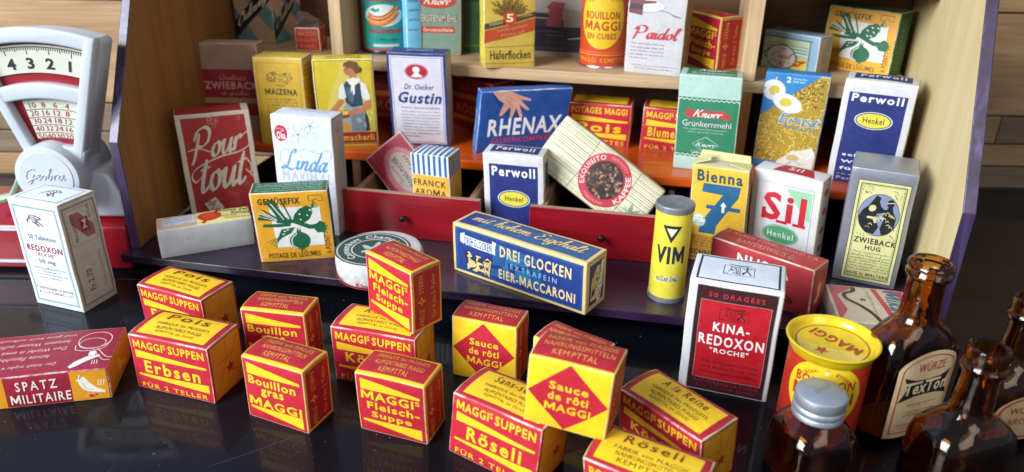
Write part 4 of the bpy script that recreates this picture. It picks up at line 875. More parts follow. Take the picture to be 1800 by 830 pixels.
c.arct('F', 'EXQUISITO', .56, .52, 1.30, .32, -135, -32, 'e2cfc8', 1); c.arct('F', 'GERÖSTET', .56, .52, 1.38, .18, -20, 36, 'd0948c', 0); c.arct('F', 'KAFFEE', .56, .52, 1.64, -.32, 122, 45, 'e2cfc8', 1); c.arct('F', 'MISCHUNG', .56, .52, 1.56, -.18, 205, 148, 'd0948c', 0)
for a, l in ((.3, .95), (1.0, .8), (1.9, .8), (2.7, .7), (3.6, .75), (4.5, .8), (5.3, .75)):
    ca, sa = math.cos(a), math.sin(a); P = [(0, 0), (.35, .16), (.7, .12), (1, 0), (.7, -.12), (.35, -.16)]
    c.poly('F', [(.885+(x_*ca-y_*sa)*l/c.w, .30+(x_*sa+y_*ca)*l/c.h) for x_, y_ in P], rg.choice(('6e9078', '84a48c', '5c8068')), 6+a*.1)
    c.line('F', [(.885, .30), (.885+ca*l*.9/c.w, .30+sa*l*.9/c.h)], .02, 'c4cdb4', 7)
c.done()
# ---- Bienna 7
c = Carton('laundry_carton', 'yellow carton with a big blue seven and torn open top, behind the yellow scouring tin', 'box', POSE['bienna'], {'F': 'dcb030', 'T': 'cfc49c', 'R': '8c6c1c', 'L': 'c4982c'}, 'cfb868', seed=64)
BB = '1c5c84'
c.T('F', 'Bienna', .10, .845, .90, .965, '1c4a5c', 2); c.poly('F', [(.22, .83), (.88, .83), (.85, .72), (.50, .40), (.48, .31), (.18, .31), (.22, .42), (.58, .73), (.20, .74)], BB, 2)
c.rect('F', .30, .575, .90, .615, BB, 2.3); c.poly('F', [(.55, .62), (.60, .66), (.66, .62), (.63, .61), (.63, .55), (.58, .55), (.58, .61)], 'd8dcc8', 3)
c.circ('F', .18, .44, .42, 'ccd0c4', 3); c.fine('F', .08, .40, .28, .48, 3, '4c7ca0'); c.ring('F', .18, .44, .12, .065, .02, '3c6c90', 3.2)
c.rect('F', .02, .01, .98, .285, 'b8862c', 1); c.fine('F', .06, .16, .94, .27, 4, '5c4410'); c.T('F', 'WASCHT', .5, .285, .9, .305, '2c2c20', 1); c.T('F', 'SCHNEEWEISS', .06, .07, .96, .13, '2c2c20', 2); c.fine('F', .06, .02, .94, .06, 1, '5c4410')
for i in range(26): c.line('L', [(.1, .03+i*.037), (.9, .03+i*.037)], .03, '8c6c14', smooth=False)
c.done()
fl = MB(); w2, d2, hh = 3.286/2, 1.416, 6.10
sx_, sy_ = math.tan(-.053)*hh, math.tan(.031)*hh
for P in ([(-w2, .1, hh), (-w2, d2-.1, hh), (-w2+.9, d2-.3, hh+.42), (-w2+1.0, .2, hh+.34)], [(w2, .1, hh), (w2, d2-.1, hh), (w2-1.1, d2-.4, hh+.12), (w2-1.2, .3, hh+.16)], [(-w2+.1, d2, hh), (w2-.1, d2, hh), (w2-.2, d2+.5, hh+.30), (-w2+.2, d2+.55, hh+.34)]):
    P = [(a+sx_, b+sy_, q) for a, b, q in P]; Q = [(a, b, q+.05) for a, b, q in P]
    fl.add(P+Q, [(0, 1, 2, 3), (7, 6, 5, 4), (0, 4, 5, 1), (1, 5, 6, 2), (2, 6, 7, 3), (3, 7, 4, 0)])
fl.build('lid_flap', paper('cfc890'), c.root, bevel=.015)
# ---- Sil
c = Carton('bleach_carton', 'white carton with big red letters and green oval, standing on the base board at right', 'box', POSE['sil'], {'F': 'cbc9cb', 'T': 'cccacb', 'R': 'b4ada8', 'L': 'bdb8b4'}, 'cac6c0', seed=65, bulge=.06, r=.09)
c.line('F', [(.08, .08), (.08, .89), (.90, .89), (.90, .08)], .04, '6ca884', smooth=False); c.poly('F', [(.52, .86), (.88, .86), (.88, .56), (.80, .60)], '8cc09c', 2)
c.T('F', 'Sil', .20, .50, .82, .80, 'b81c2c', 2, gap=.02); c.rect('F', .42, .485, .58, .515, 'b81c2c', 9); c.rect('F', .66, .485, .84, .515, 'b81c2c', 9); c.rect('F', .19, .50, .25, .62, 'b81c2c', 9)
c.ell('F', .50, .36, .27, .105, '4a9468', 2); c.ring('F', .50, .36, .255, .095, .025, 'c8d4c8', 2.4); c.T('F', 'Henkel', .31, .325, .69, .395, 'd8dcd8', 1, gap=.08)
c.poly('T', [(.26, .15), (.86, .15), (.76, .85), (.36, .85)], 'a81c2c', 2); c.T('T', 'Sil', .46, .35, .66, .72, 'd8ccc8', 2)
for i in range(9): c.ell('R', .5, .86-i*.10, .22, .038, 'a83c34' if i % 2 == 0 else 'b8a090', 2)
c.done()
# ---- Nussa
c = Carton('nut_fat_box', 'matt red oblong box with white capitals, tucked behind the tall tablet box', 'box', POSE['nussa'], {'F': 'ab3038', 'T': 'a8342e', 'R': '98302c', 'L': '9c2c2c'}, 'b06858', seed=66, r=.07)
c.T('F', 'NUSSA', .28, .62, .78, .86, 'e4dedc', 2, gap=.03); c.rect('F', .27, .56, .60, .585, 'e4dedc', 3); c.T('T', 'J. KLAESI ETABL. NUXO S.A.', .06, .55, .95, .82, 'd4938c', 0, gap=.06); c.T('T', 'RAPPERSWIL/S.G.', .22, .18, .78, .44, 'd4938c', 0, gap=.06)
c.line('F', [(.60, .42), (.66, .36), (.80, .20), (.83, .24), (.68, .42)], .09, '3c1c20', 3); c.poly('R', [(.35, .2), (.55, .3), (.6, .5), (.7, .65), (.5, .6), (.45, .75), (.35, .55), (.4, .4), (.25, .3)], 'cf9478', 3)
c.line('R', [(.1, .02), (.1, .98)], .04, '5c1818', smooth=False); c.done()
# ---- Zwieback Hug
c = Carton('rusk_box', 'tall silver box with cream label and couple in silhouette, by the right wall', 'box', POSE['hug'], {'F': '9ea3ae', 'T': '9fa6b6', 'R': '9c9684', 'L': '8b90a4'}, 'b0b4bc', seed=67, r=.08, bulge=.05)
LB = 'c9c78c'
c.rect('F', .13, .03, .93, .905, LB, 1); c.frame('F', .13, .03, .93, .905, .035, '2c3424', 1.4); c.frame('F', .18, .055, .88, .88, .05, '3c4434', 1.5); c.frame('F', .205, .068, .855, .868, .02, '3c4434', 1.6)
c.ell('F', .53, .625, .31, .178, '7c86a8', 2, n=40); c.ring('F', .53, .625, .31, .178, .03, '1c2018', 2.2)
DK = '16181c'
c.poly('F', [(.40, .74), (.45, .79), (.52, .775), (.51, .74), (.55, .70), (.60, .68), (.70, .69), (.58, .65), (.50, .64), (.48, .60), (.56, .53), (.50, .46), (.36, .47), (.26, .53), (.23, .60), (.28, .66), (.36, .70)], DK, 3)
c.ell('F', .68, .735, .055, .034, DK, 3); c.poly('F', [(.66, .71), (.72, .71), (.74, .67), (.80, .62), (.79, .54), (.72, .48), (.62, .46), (.58, .52), (.62, .60), (.60, .64)], DK, 3.1); c.line('F', [(.62, .735), (.73, .745)], .05, LB, 3.5); c.ell('F', .42, .68, .06, .025, LB, 3.5, rot=1); c.line('F', [(.36, .60), (.46, .60), (.5, .56)], .12, LB, 3.5)
rg = random.Random(4)
for i in range(34):
    t = rg.uniform(0, 1); x_ = .33+.42*t; y_ = .48+.10*math.sin(t*3)+rg.uniform(0, .10)*(.3+t); c.line('F', [(x_, y_), (x_+.03, y_+.012), (x_+.06, y_-.004)], .035, LB if i % 3 else DK, 4+.02*i)
for sx_ in (-1, 1):
    for i in range(16): c.circ('F', .53+sx_*rg.uniform(.16, .31), rg.choice((.83, .81, .845, .79, .44, .46)) + rg.uniform(-.01, .01), .035, '5c6038', 3, n=6)
c.T('F', 'ZWIEBACK', .22, .37, .88, .42, '26281c', 2); c.T('F', 'HUG', .42, .315, .66, .355, '26281c', 2)
for i, t in enumerate(('Dieses Feingebäck gehört', 'überall zu Hause, auch einem', 'verwöhnten verdaulichsten', 'in der Zwieback Hug. Kinder', 'buch zum kräftigen, feinen', 'zarte Speise für Magen', 'beim Zwiebacken Hilfsstoffe')): c.script('F', ''.join(ch if ch in SC else {'ä': 'a', 'ö': 'o', 'ü': 'u', 'ß': 's', ',': '.'}.get(ch, 'n') for ch in t), .22, .278-.026*i, .84, .300-.026*i, '4c4c34', .10, .3, seg=2)
c.T('F', 'HUG in MALTERS', .22, .078, .86, .105, '26281c', 2); c.done()
foil = plain('crinkled_foil', 'b2b8c6', .36, metal=.75, nscale=55, amt=.12, bumpy=.7)
for ch in c.root.children:
    if ch.name.startswith('carton'):
        for i_ in range(len(ch.data.materials)): ch.data.materials[i_] = foil
# ---- mikado game box
c = Carton('game_box', 'flat beige and pink game box lying at the right front of the base board', 'box', POSE['mikado'], {'F': 'b0a48c', 'T': 'c0b49a', 'R': 'b0a48c', 'L': 'b8ac94'}, 'bdb29a', seed=68)
c.poly('T', [(.03, .97), (.36, .97), (.10, .70), (.16, .3), (.05, .05), (.03, .05)], 'b4505a', 1); c.poly('T', [(.56, .97), (.63, .97), (.74, .03), (.66, .03)], 'b4404c', 2); c.poly('T', [(.74, .97), (.97, .97), (.97, .60), (.88, .8)], 'b4404c', 1)
c.line('T', [(.34, .96), (.32, .84), (.20, .74), (.20, .60), (.34, .42), (.46, .22), (.52, .05)], .22, '38282c', 3); c.star('T', .40, .60, .22, '2c5068', 5, .4)
c.T('T', 'Mikado', .70, .06, .92, .94, '2c6484', 2, rot=270, sh=.3, gap=0); rg = random.Random(8)
for i in range(20): c.circ('T', .44+rg.uniform(0, .16), rg.uniform(.1, .95), .02, '7c6c5c', 3, n=6)
c.T('T', 'Zusammenspiel', .47, .25, .52, .85, 'a08c80', 0, rot=270); c.done()
# ---- Kina-Redoxon
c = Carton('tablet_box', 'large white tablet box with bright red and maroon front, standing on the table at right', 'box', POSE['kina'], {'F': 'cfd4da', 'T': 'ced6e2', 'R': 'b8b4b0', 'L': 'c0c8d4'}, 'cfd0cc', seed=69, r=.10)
c.rect('F', .09, .015, .95, .965, '341018', 1); c.frame('F', .09, .015, .95, .965, .03, '8c8880', 1.2)
c.rect('F', .145, .13, .905, .845, 'b01020', 2); c.frame('F', .145, .13, .905, .845, .03, '8c7c74', 2.3)
c.T('F', '50 DRAGÉES', .22, .875, .82, .925, 'c02a34', 1, gap=.12); c.T('F', 'KINA-', .31, .58, .71, .66, 'e8e4e0', 2, gap=.06); c.T('F', 'REDOXON', .17, .45, .88, .545, 'e8e4e0', 2, gap=.05); c.T('F', '"ROCHE"', .30, .385, .73, .43, 'e8e4e0', 2, gap=.05)
def arms(c, f, cx, cy, sx, sy, col):
    l = 4
    for q in (-1, 1):
        x0, x1 = cx+q*sx*.52-sx*.46, cx+q*sx*.52+sx*.46
        c.line(f, [(x0, cy-sy), (x1, cy-sy), (x1, cy+sy*.7), (x0, cy+sy*.7), (x0, cy-sy)], .028, col, l, smooth=False)
    rg = random.Random(2)
    for i in range(22): a, b = cx+rg.uniform(-.9, -.15)*sx, cy+rg.uniform(-.8, .5)*sy; c.line(f, [(a, b), (a+rg.uniform(-.15, .15)*sx, b+rg.uniform(-.3, .3)*sy)], .035, col, l+.2, smooth=False)
    for P in ([(.5, .55), (.5, 0)], [(.5, .2), (.2, .45)], [(.5, .2), (.85, .5)], [(.5, 0), (.25, -.8)], [(.5, 0), (.8, -.8)], [(.2, -.6), (.35, -.3)]): c.line(f, [(cx+a*sx, cy+b*sy) for a, b in P], .06, col, l+.2, smooth=False)
    c.circ(f, cx+.5*sx, cy+.6*sy, .06, col, l+.3); c.line(f, [(cx-.7*sx, cy+.95*sy), (cx, cy+.8*sy), (cx+.7*sx, cy+.95*sy)], .06, col, l+.2)
arms(c, 'F', .52, .745, .16, .055, '4c1014'); arms(c, 'T', .5, .52, .17, .2, '33343c')
for i, t in enumerate(('Zur Grippeverhütung', 'und Behandlung von', 'Erkältungskrankheiten')): c.T('F', t, .22, .275-.048*i, .85, .312-.048*i, '5c0c14', 0, gap=.04)
c.T('F', 'F.HOFFMANN-LA ROCHE', .17, .085, .89, .12, '9a2030', 0, gap=.04); c.T('F', '& Co. A.G. BASEL (SUISSE)', .2, .04, .86, .07, '9a2030', 0)
c.frame('T', .06, .05, .95, .93, .10, '302830', 1); c.line('L', [(.55, .03), (.55, .95)], .03, '5c6c6c', smooth=False); c.done()
# ---- Knorr Gruenkernmehl
c = Carton('flour_carton', 'green flour carton with pale mint top and red ribbon, in front of the right divider', 'box', POSE['knorr2'], {'F': '2c7c5c', 'T': '9cbcb0', 'R': '24584c', 'L': '7ca898'}, '8cb4a4', seed=70, r=.07)
MT = 'a8c6ba'
c.rect('F', 0, .775, 1, 1, MT, 1); c.rect('F', 0, 0, 1, .15, MT, 1); c.rect('R', 0, .775, 1, 1, '86a89c', 1); c.rect('R', 0, 0, 1, .15, '86a89c', 1)
for y in (.755, .165):
    c.line('F', [(.02+i*.04, y+(.012 if i % 2 else -.006)) for i in range(25)], .05, 'd8e4dc', 3, smooth=False); c.line('F', [(0, y+.02), (1, y+.02)], .03, '1c4c3c', 2.5, smooth=False)
c.line('F', [(0, .775), (1, .775)], .03, '1c4c3c', 2.6, smooth=False)
c.poly('F', [(.12, .665), (.20, .655), (.24, .645), (.76, .655), (.82, .61), (.88, .635), (.86, .58), (.88, .56), (.78, .565), (.74, .58), (.26, .57), (.20, .565), (.12, .60), (.16, .63)], 'b83c3c', 3)
c.script('F', 'Knorr', .26, .575, .74, .66, 'e4e0dc', .17, .25); c.T('F', 'Grünkernmehl', .10, .475, .90, .54, 'd8e0d8', 2, outline='1c3c30', gap=.0)
c.T('F', 'für verwöhnte Feinschmecker', .14, .44, .84, .458, 'c4d4c8', 0); c.T('F', 'etwas ganz Besonderes', .20, .405, .78, .425, 'c4d4c8', 0)
c.line('F', [(.5, .37), (.72, .29), (.5, .21), (.28, .29), (.5, .37)], .03, 'd0dcd4', 4, smooth=False); c.script('F', 'Knorr', .34, .265, .68, .315, 'dce4dc', .14, .25); c.line('F', [(.28, .225), (.28, .195), (.72, .195), (.72, .225)], .03, 'd0dcd4', 4, smooth=False); c.T('F', 'SEIT 1838', .32, .197, .68, .217, 'd0dcd4', 0, gap=.1)
c.rect('T', .1, .12, .9, .95, '2c7454', 1); c.script('T', 'Knorr', .28, .50, .76, .9, 'dce4dc', .17, .25); c.T('T', 'Grünkernmehl', .18, .18, .86, .42, 'c4d4c8', 1); c.done()
# ---- Ernst pasta
c = Carton('noodle_carton', 'blue carton showing curly yellow noodles and two halved eggs', 'box', POSE['ernst'], {'F': 'a4862c', 'T': '2c74a8', 'R': '2c6488', 'L': '2c74a8'}, '3c7cac', seed=71)
rg = random.Random(12)
for i in range(330):
    x_, y_ = rg.uniform(.04, .96), rg.uniform(.08, .96); a = rg.uniform(0, 6.28); r_ = rg.uniform(.03, .055)
    P = [(x_+r_*math.cos(a+t*.9), y_+r_*.62*math.sin(a+t*.9)*(1 if i % 2 else -1)) for t in range(4)]
    P = [(min(.99, max(.01, p)), min(.985, q)) for p, q in P]
    c.line('F', P, .13, '7a6018', 1+i*.01, n=3); c.line('F', P, .085, rg.choice(('c9ac44', 'd6bc58', 'bf9f38')), 1.005+i*.01, n=3)
c.poly('F', [(.0, 1), (.86, 1), (.0, .55)], '2878b8', 4.6)
c.ell('F', .16, .82, .19, .105, 'd2d6da', 4.8, rot=-.3); c.ell('F', .17, .815, .085, .052, 'c8b444', 5); c.ell('F', .40, .70, .25, .088, 'dde0e2', 5.2, rot=-.35); c.ell('F', .38, .705, .10, .045, 'cab848', 5.4)
c.T('F', '2', .34, .91, .41, .97, 'e0e4e8', 2); c.T('F', 'frische Eier', .44, .945, .66, .965, 'd0dce4', 0); c.T('F', 'EINE BIN', .44, .915, .62, .935, 'd0dce4', 0)
c.T('F', 'Ernst', .32, .49, .96, .60, '3c80b4', 2, sh=.25, outline='d4dce4', skew=-.015); c.line('F', [(.42, .475), (.47, .455), (.90, .435), (.92, .47)], .06, '3c80b4', 8, smooth=False)
c.poly('F', [(.36, .0), (.40, .08), (.52, .14), (.60, .20), (.76, .22), (.92, .26), (.98, .18), (.97, .0)], 'ced0c8', 5); c.ell('F', .64, .13, .10, .035, 'b8a86c', 5.3); c.line('F', [(.55, .05), (.68, .10), (.80, .06), (.90, .14)], .14, 'b8b8ac', 5.4); c.line('F', [(.7, .18), (.84, .12), (.94, .2)], .1, 'dcdcd4', 5.5)
c.rect('F', 0, .0, .36, .07, '2878b8', 4.7); c.rect('R', 0, 0, 1, .28, 'a89c7c', 1); c.done()
# ---- upper shelf: barley flour, oats, semolina, picture pack, soap box, cocoa box, cube wrapper
c = Carton('flour_carton', 'grey green barley flour carton with red name oval on the upper shelf', 'box', POSE['knorr1'], {'F': '6c8474', 'T': '8c8470', 'L': '6cb4d4', 'R': '5c6c60'}, 'a8987c', seed=72, r=.08)
c.frame('F', 0, 0, 1, 1, .13, 'a08c70', 1); c.ell('F', .53, .645, .37, .088, 'a83424', 2); c.script('F', 'Knorr', .27, .60, .80, .70, 'd8ccb8', .16, .25); c.T('F', 'GERSTENMEHL', .11, .40, .92, .485, 'c8b89c', 2, outline='2c2418'); c.T('F', 'für Suppen', .3, .84, .8, .9, '2c2418', 2)
c.poly('F', [(.22, .27), (.86, .27), (.88, .30), (.86, .345), (.22, .345), (.2, .30)], 'a83424', 2); c.T('F', 'Gerstenschleim', .25, .285, .83, .33, 'd8c8b0', 1); c.done()
pk = MB(); pk.box(-1.0, 0, 0, 1.0, 1.3, 6.2)
c = Carton('flour_carton', 'narrow sky blue carton between the sausage tin and the barley flour carton', 'box', (-7.35, 56.6, .35, 1.1, 1.6, 6.1, 0, 0, 11.33), {'F': '6cb4d8', 'T': '6cb4d8', 'R': '4c8cac'}, '84bcd8', seed=73)
for i in range(6): c.T('F', ('200 g', '4 x 20', 'NETTO', 'MEHL', 'NR. 12', 'SEIT'), .2, .30+.11*i, .85, .325+.11*i, '2c4c6c', 0) if False else c.T('F', ('ENTHÄLT', 'NETTO', 'GERSTE', 'FEINE', 'MEHL', 'SUPPE')[i], .15, .30+.11*i, .85, .325+.11*i, '2c4c6c', 0)
c.done()
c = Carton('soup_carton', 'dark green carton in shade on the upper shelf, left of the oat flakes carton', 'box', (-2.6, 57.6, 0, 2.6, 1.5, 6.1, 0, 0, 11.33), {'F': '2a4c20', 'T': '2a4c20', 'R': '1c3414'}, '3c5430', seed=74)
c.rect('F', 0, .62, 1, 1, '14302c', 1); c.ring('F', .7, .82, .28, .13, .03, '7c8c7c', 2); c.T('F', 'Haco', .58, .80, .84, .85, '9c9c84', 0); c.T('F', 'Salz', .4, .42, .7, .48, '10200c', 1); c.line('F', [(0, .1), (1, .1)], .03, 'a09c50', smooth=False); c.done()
c = Carton('oat_flakes_carton', 'yellow oat flakes carton with wheat sheaf and a red five on the upper shelf', 'box', POSE['hafer'], {'F': 'c4a440', 'T': 'c4a440', 'L': 'd6c43c', 'R': '8c7428'}, 'b8a860', seed=75)
c.T('F', 'Haferflocken', .12, .10, .92, .20, '3a2c14', 1, gap=.0); c.line('F', [(0, .235), (1, .25)], .03, '4c3c14', smooth=False); c.line('F', [(0, .055), (1, .055)], .03, '4c3c14', smooth=False)
c.poly('F', [(0, .28), (1, .42), (1, .56), (0, .42)], 'b04420', 2); c.poly('F', [(0, .43), (1, .57), (1, .63), (0, .50)], '4c3c24', 2); c.T('F', 'Leicht quellend', .26, .395, .84, .44, 'd8946c', 0, skew=.06, sh=0); c.T('F', 'Milchig süß', .34, .345, .78, .385, 'd8946c', 0, skew=.04); c.T('F', 'Kochzeit', .10, .475, .36, .52, 'c8b484', 0, skew=.03); c.T('F', 'Minuten', .66, .565, .92, .60, 'c8b484', 0, skew=.02)
rg = random.Random(6)
for i in range(42):
    a = R(20+140*i/41); l = rg.uniform(.9, 1.7)
    P = [(.5, .56), (.5+.5*l*math.cos(a)/c.w, .56+.55*l*math.sin(a)/c.h), (.5+l*math.cos(a)/c.w, .56+l*math.sin(a)/c.h)]
    c.line('F', P, .03, '6c4c20', 1.2); 
    for q in range(4): t = .5+.13*q; c.ell('F', .5+l*t*math.cos(a)/c.w+rg.uniform(-.02, .02), .56+l*t*math.sin(a)/c.h, .022, .007, rg.choice(('5c4418', '7c5c24')), 1.5, rot=a, n=7)
c.circ('F', .5, .565, .47, 'b03c20', 3); c.T('F', '5', .43, .52, .57, .61, 'e4d49c', 2); c.script('L', 'Nahrhafte Kraftnahrung', .28, .2, .44, .96, '6c6420', .1, .2, rot=90); c.script('L', 'fur jedermann', .56, .35, .72, .9, '6c6420', .1, .2, rot=90); c.line('L', [(.9, 0), (.9, 1)], .03, '4c3c14', smooth=False); c.line('L', [(.05, .08), (.95, .08)], .03, '6c5c14', smooth=False); c.done()
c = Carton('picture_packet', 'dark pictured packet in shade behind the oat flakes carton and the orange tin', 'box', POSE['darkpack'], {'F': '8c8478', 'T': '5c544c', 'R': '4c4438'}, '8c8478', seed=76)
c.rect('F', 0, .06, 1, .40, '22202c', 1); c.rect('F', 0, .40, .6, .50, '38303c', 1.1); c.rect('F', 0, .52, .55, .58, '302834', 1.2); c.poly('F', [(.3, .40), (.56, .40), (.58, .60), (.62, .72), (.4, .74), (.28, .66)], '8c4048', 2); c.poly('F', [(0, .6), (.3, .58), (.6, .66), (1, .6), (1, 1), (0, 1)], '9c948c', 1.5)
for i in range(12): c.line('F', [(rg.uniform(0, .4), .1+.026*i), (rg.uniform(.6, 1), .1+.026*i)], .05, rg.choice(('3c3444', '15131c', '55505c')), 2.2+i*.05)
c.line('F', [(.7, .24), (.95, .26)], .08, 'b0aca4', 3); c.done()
c = Carton('semolina_carton', 'white semolina carton with cake drawing and red script at the end of the upper shelf', 'box', POSE['paidol'], {'F': 'b9b6b8', 'T': 'b9b6b8', 'R': '8c6a48', 'L': 'b0aca8'}, 'a89c90', seed=77)
c.script('F', 'Gaidol'.replace('G', 'P'), .10, .375, .96, .54, 'b03440', .20, .25)
for i in range(5): c.T('F', ('Die natürliche Nahrung', 'La semoule fine est', 'pour bouillies et gâteaux', 'poudings et entremets', 'et plats doux')[i], .10, .325-.04*i, .68 if i < 4 else .4, .345-.04*i, '54505c', 0)
c.T('F', 'Fabrique de produits alimentaires', .14, .085, .94, .10, '6c6870', 0); c.T('F', 'Dr. M. Wander AG Bern', .2, .055, .86, .07, '6c6870', 0)
c.ell('F', .30, .74, .36, .07, 'a4a8b8', 1); c.ell('F', .30, .745, .33, .06, 'c8cace', 1.3); c.poly('F', [(.02, .84), (.02, .66), (.26, .64), (.26, .76), (.48, .78), (.48, .88), (.24, .96), (.04, .94)], '6c3c3c', 2); c.ell('F', .24, .90, .24, .075, 'd8c4b4', 2.4)
for a in range(6): c.line('F', [(.24, .90), (.24+.22*math.cos(a*1.05), .90+.068*math.sin(a*1.05))], .045, 'a83c3c', 2.8); 
for a in range(6): c.circ('F', .24+.15*math.cos(a*1.05+.5), .90+.047*math.sin(a*1.05+.5), .07, '5c3030', 2.9, n=8)
c.rect('F', .04, .70, .26, .76, '3c3038', 2.6); c.rect('F', .28, .80, .48, .83, 'c8c0b8', 2.7); c.ell('F', .80, .93, .34, .09, 'b4b8c4', 1.8); c.ell('F', .80, .945, .28, .065, 'd8d8dc', 2.1)
for i in range(14): c.line('F', [(.58+.033*i, .90), (.60+.03*i, .99)], .05, '8c90a0' if i % 2 else 'e0e0e4', 2.4)
c.line('F', [(.55, .70), (.68, .69), (.80, .655)], .04, '5c5c68', 3); c.poly('F', [(.76, .675), (.92, .645), (.93, .63), (.78, .645)], '7c7c88', 3)
for i in range(11): c.line('R', [(.06+.085*i, .02), (.06+.085*i, .98)], .035, 'a88460', smooth=False, layer=1)
for i in range(40): c.line('R', [(.03, .02+.0245*i), (.97, .03+.0245*i)], .02, '6c4c30', smooth=False, layer=1.3)
c.done()
c = Carton('soap_box', 'pale blue oblong box with a colourful wreath label in the right compartment', 'box', POSE['bluebox'], {'F': '7c9cb0', 'T': '8ca8c4', 'R': 'a09484', 'L': '8ca4b8'}, '9cb4c4', seed=78)
c.rect('F', .0, .05, .84, .84, '9cb0a0', 1); c.rect('F', .5, .08, .82, .4, 'c8b43c', 1.5); c.poly('F', [(.55, .30), (.82, .36), (.82, .22), (.6, .16)], 'b04030', 1.8)
for i in range(9): c.line('F', [(rg.uniform(0, .2), .5+.04*i), (.4, .5+.04*i+rg.uniform(-.03, .03)), (.82, .48+.04*i)], .07, rg.choice(('5c8cac', 'c8c070', 'd8d4bc', '4c7c8c', 'b8c8a8')), 2+.02*i)
c.ell('F', .36, .36, .26, .30, 'c0bcb4', 3); c.ring('F', .36, .36, .27, .31, .08, '3c5c3c', 3.2); c.script('F', 'Cecil', .18, .32, .58, .50, 'b03c4c', .14, .3); c.T('F', 'FEINE', .3, .55, .42, .60, '3c4c3c', 0)
c.line('F', [(.58, .5), (.66, .40), (.62, .28), (.56, .16), (.50, .10), (.60, .08)], .07, '3c6c3c', 3.5); c.line('F', [(.1, .25), (.04, .4), (.12, .55)], .08, '3c4c2c', 3.5)
for i in range(3): c.line('F', [(.36, .22), (.26+.1*i, .06)], .06, 'a83c4c', 3.7)
c.line('F', [(.0, .86), (.80, .86), (.85, .76), (.85, .04)], .06, '4c5c4c', 3.9); c.T('R', 'SAVON', .3, .3, .5, .7, '6c5c4c', 0, rot=90); c.fine('R', .55, .1, .8, .9, 2, '6c5c4c', rot=90); c.fine('T', .15, .2, .85, .8, 2, '6c8098'); c.done()
c = Carton('biscuit_carton', 'large teal and beige striped carton with black diagonal band at upper left', 'box', POSE['ouleway'], {'F': '64868a', 'T': '4c6060', 'R': '54747a', 'L': '64868a'}, '5c6c68', seed=79)
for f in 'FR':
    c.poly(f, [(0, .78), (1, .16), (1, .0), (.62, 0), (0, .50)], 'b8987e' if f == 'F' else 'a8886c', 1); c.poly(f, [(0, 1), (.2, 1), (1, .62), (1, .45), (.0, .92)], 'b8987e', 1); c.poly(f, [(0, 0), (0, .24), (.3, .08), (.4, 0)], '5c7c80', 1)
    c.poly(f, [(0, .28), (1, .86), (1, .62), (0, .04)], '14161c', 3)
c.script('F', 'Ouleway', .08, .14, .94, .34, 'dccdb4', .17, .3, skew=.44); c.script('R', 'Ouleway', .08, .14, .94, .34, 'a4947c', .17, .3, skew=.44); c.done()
c = Carton('stock_cube_parcel', 'small red cube parcel in crumpled film beside the left post', 'parcel', POSE['wuerfel'], {'F': 'a4241c', 'T': 'b89484', 'R': '9c1c1c', 'L': '9c1c1c'}, 'b8906c', seed=80, r=.09)
c.T('F', 'MAGGIS', .12, .64, .9, .84, 'c8803c', 1, gap=.04); c.T('F', 'BOUILLON-', .12, .40, .92, .56, 'c8803c', 0, gap=.08); c.T('F', 'WÜRFEL', .16, .12, .86, .32, 'c8803c', 0, gap=.08); c.star('R', .5, .5, .3, 'c87838', 4, .3); c.done()
film = plain('clear_film', '8c7460', .15, tr=.8, nscale=80, bumpy=.5); wr_ = MB(); rg = random.Random(3)
Pw = [(-.95, .0, 1.74), (.95, .0, 1.76), (.95, 1.5, 1.76), (-.95, 1.5, 1.74)]; Qt = [(-.75, .45, 2.85), (-.1, .35, 2.45), (.75, .6, 2.05), (.6, 1.1, 2.2), (-.15, .85, 2.7), (-.6, 1.1, 2.75)]
wr_.add(Pw+Qt, [(0, 1, 6), (0, 6, 5), (0, 5, 4), (1, 2, 7, 6), (2, 8, 7), (2, 3, 8), (3, 9, 8), (3, 0, 4, 9), (4, 5, 8, 9), (5, 6, 7, 8)])
o_ = wr_.build('film_wrapper', film, c.root, bevel=.02)
# ============================================================ round things
class Round(Art):
    """side S wraps a cylinder of radius r (u centred on the front), T is its flat top"""
    def __init__(s, root, r, h, z0=0, ztop=None, span=300):
        s.root = root; s.rr = r; s.h = h; s.z0 = z0; s.zt = h if ztop is None else ztop; W = r*R(span); s.span = R(span)
        Art.__init__(s, {'S': (W, h), 'T': (2*r, 2*r)}, s.map, {'S': ([W*i/60 for i in range(1, 60)], []), 'T': ([], [])})
    def map(s, face, u, v, off):
        if face == 'S':
            t = (u/s.S('S')[0]-.5)*s.span; q = s.rr+off; return np.stack([q*np.sin(t), -q*np.cos(t), v+s.z0], 1)
        return np.stack([u-s.rr, v-s.rr, s.zt+off], 1)
def cyl(name, mats, prof, parent, n=72, mi=None):
    m = MB(); m.lathe(prof, n); o = m.build(name, mats, parent, smooth=True)
    if mi:
        for p in o.data.polygons: p.material_index = mi(p.center.z/U, math.hypot(p.center.x, p.center.y)/U)
    return o
tinw = plain('tinned_steel', 'b4b8bc', .28, metal=1, nscale=90, bumpy=.15)
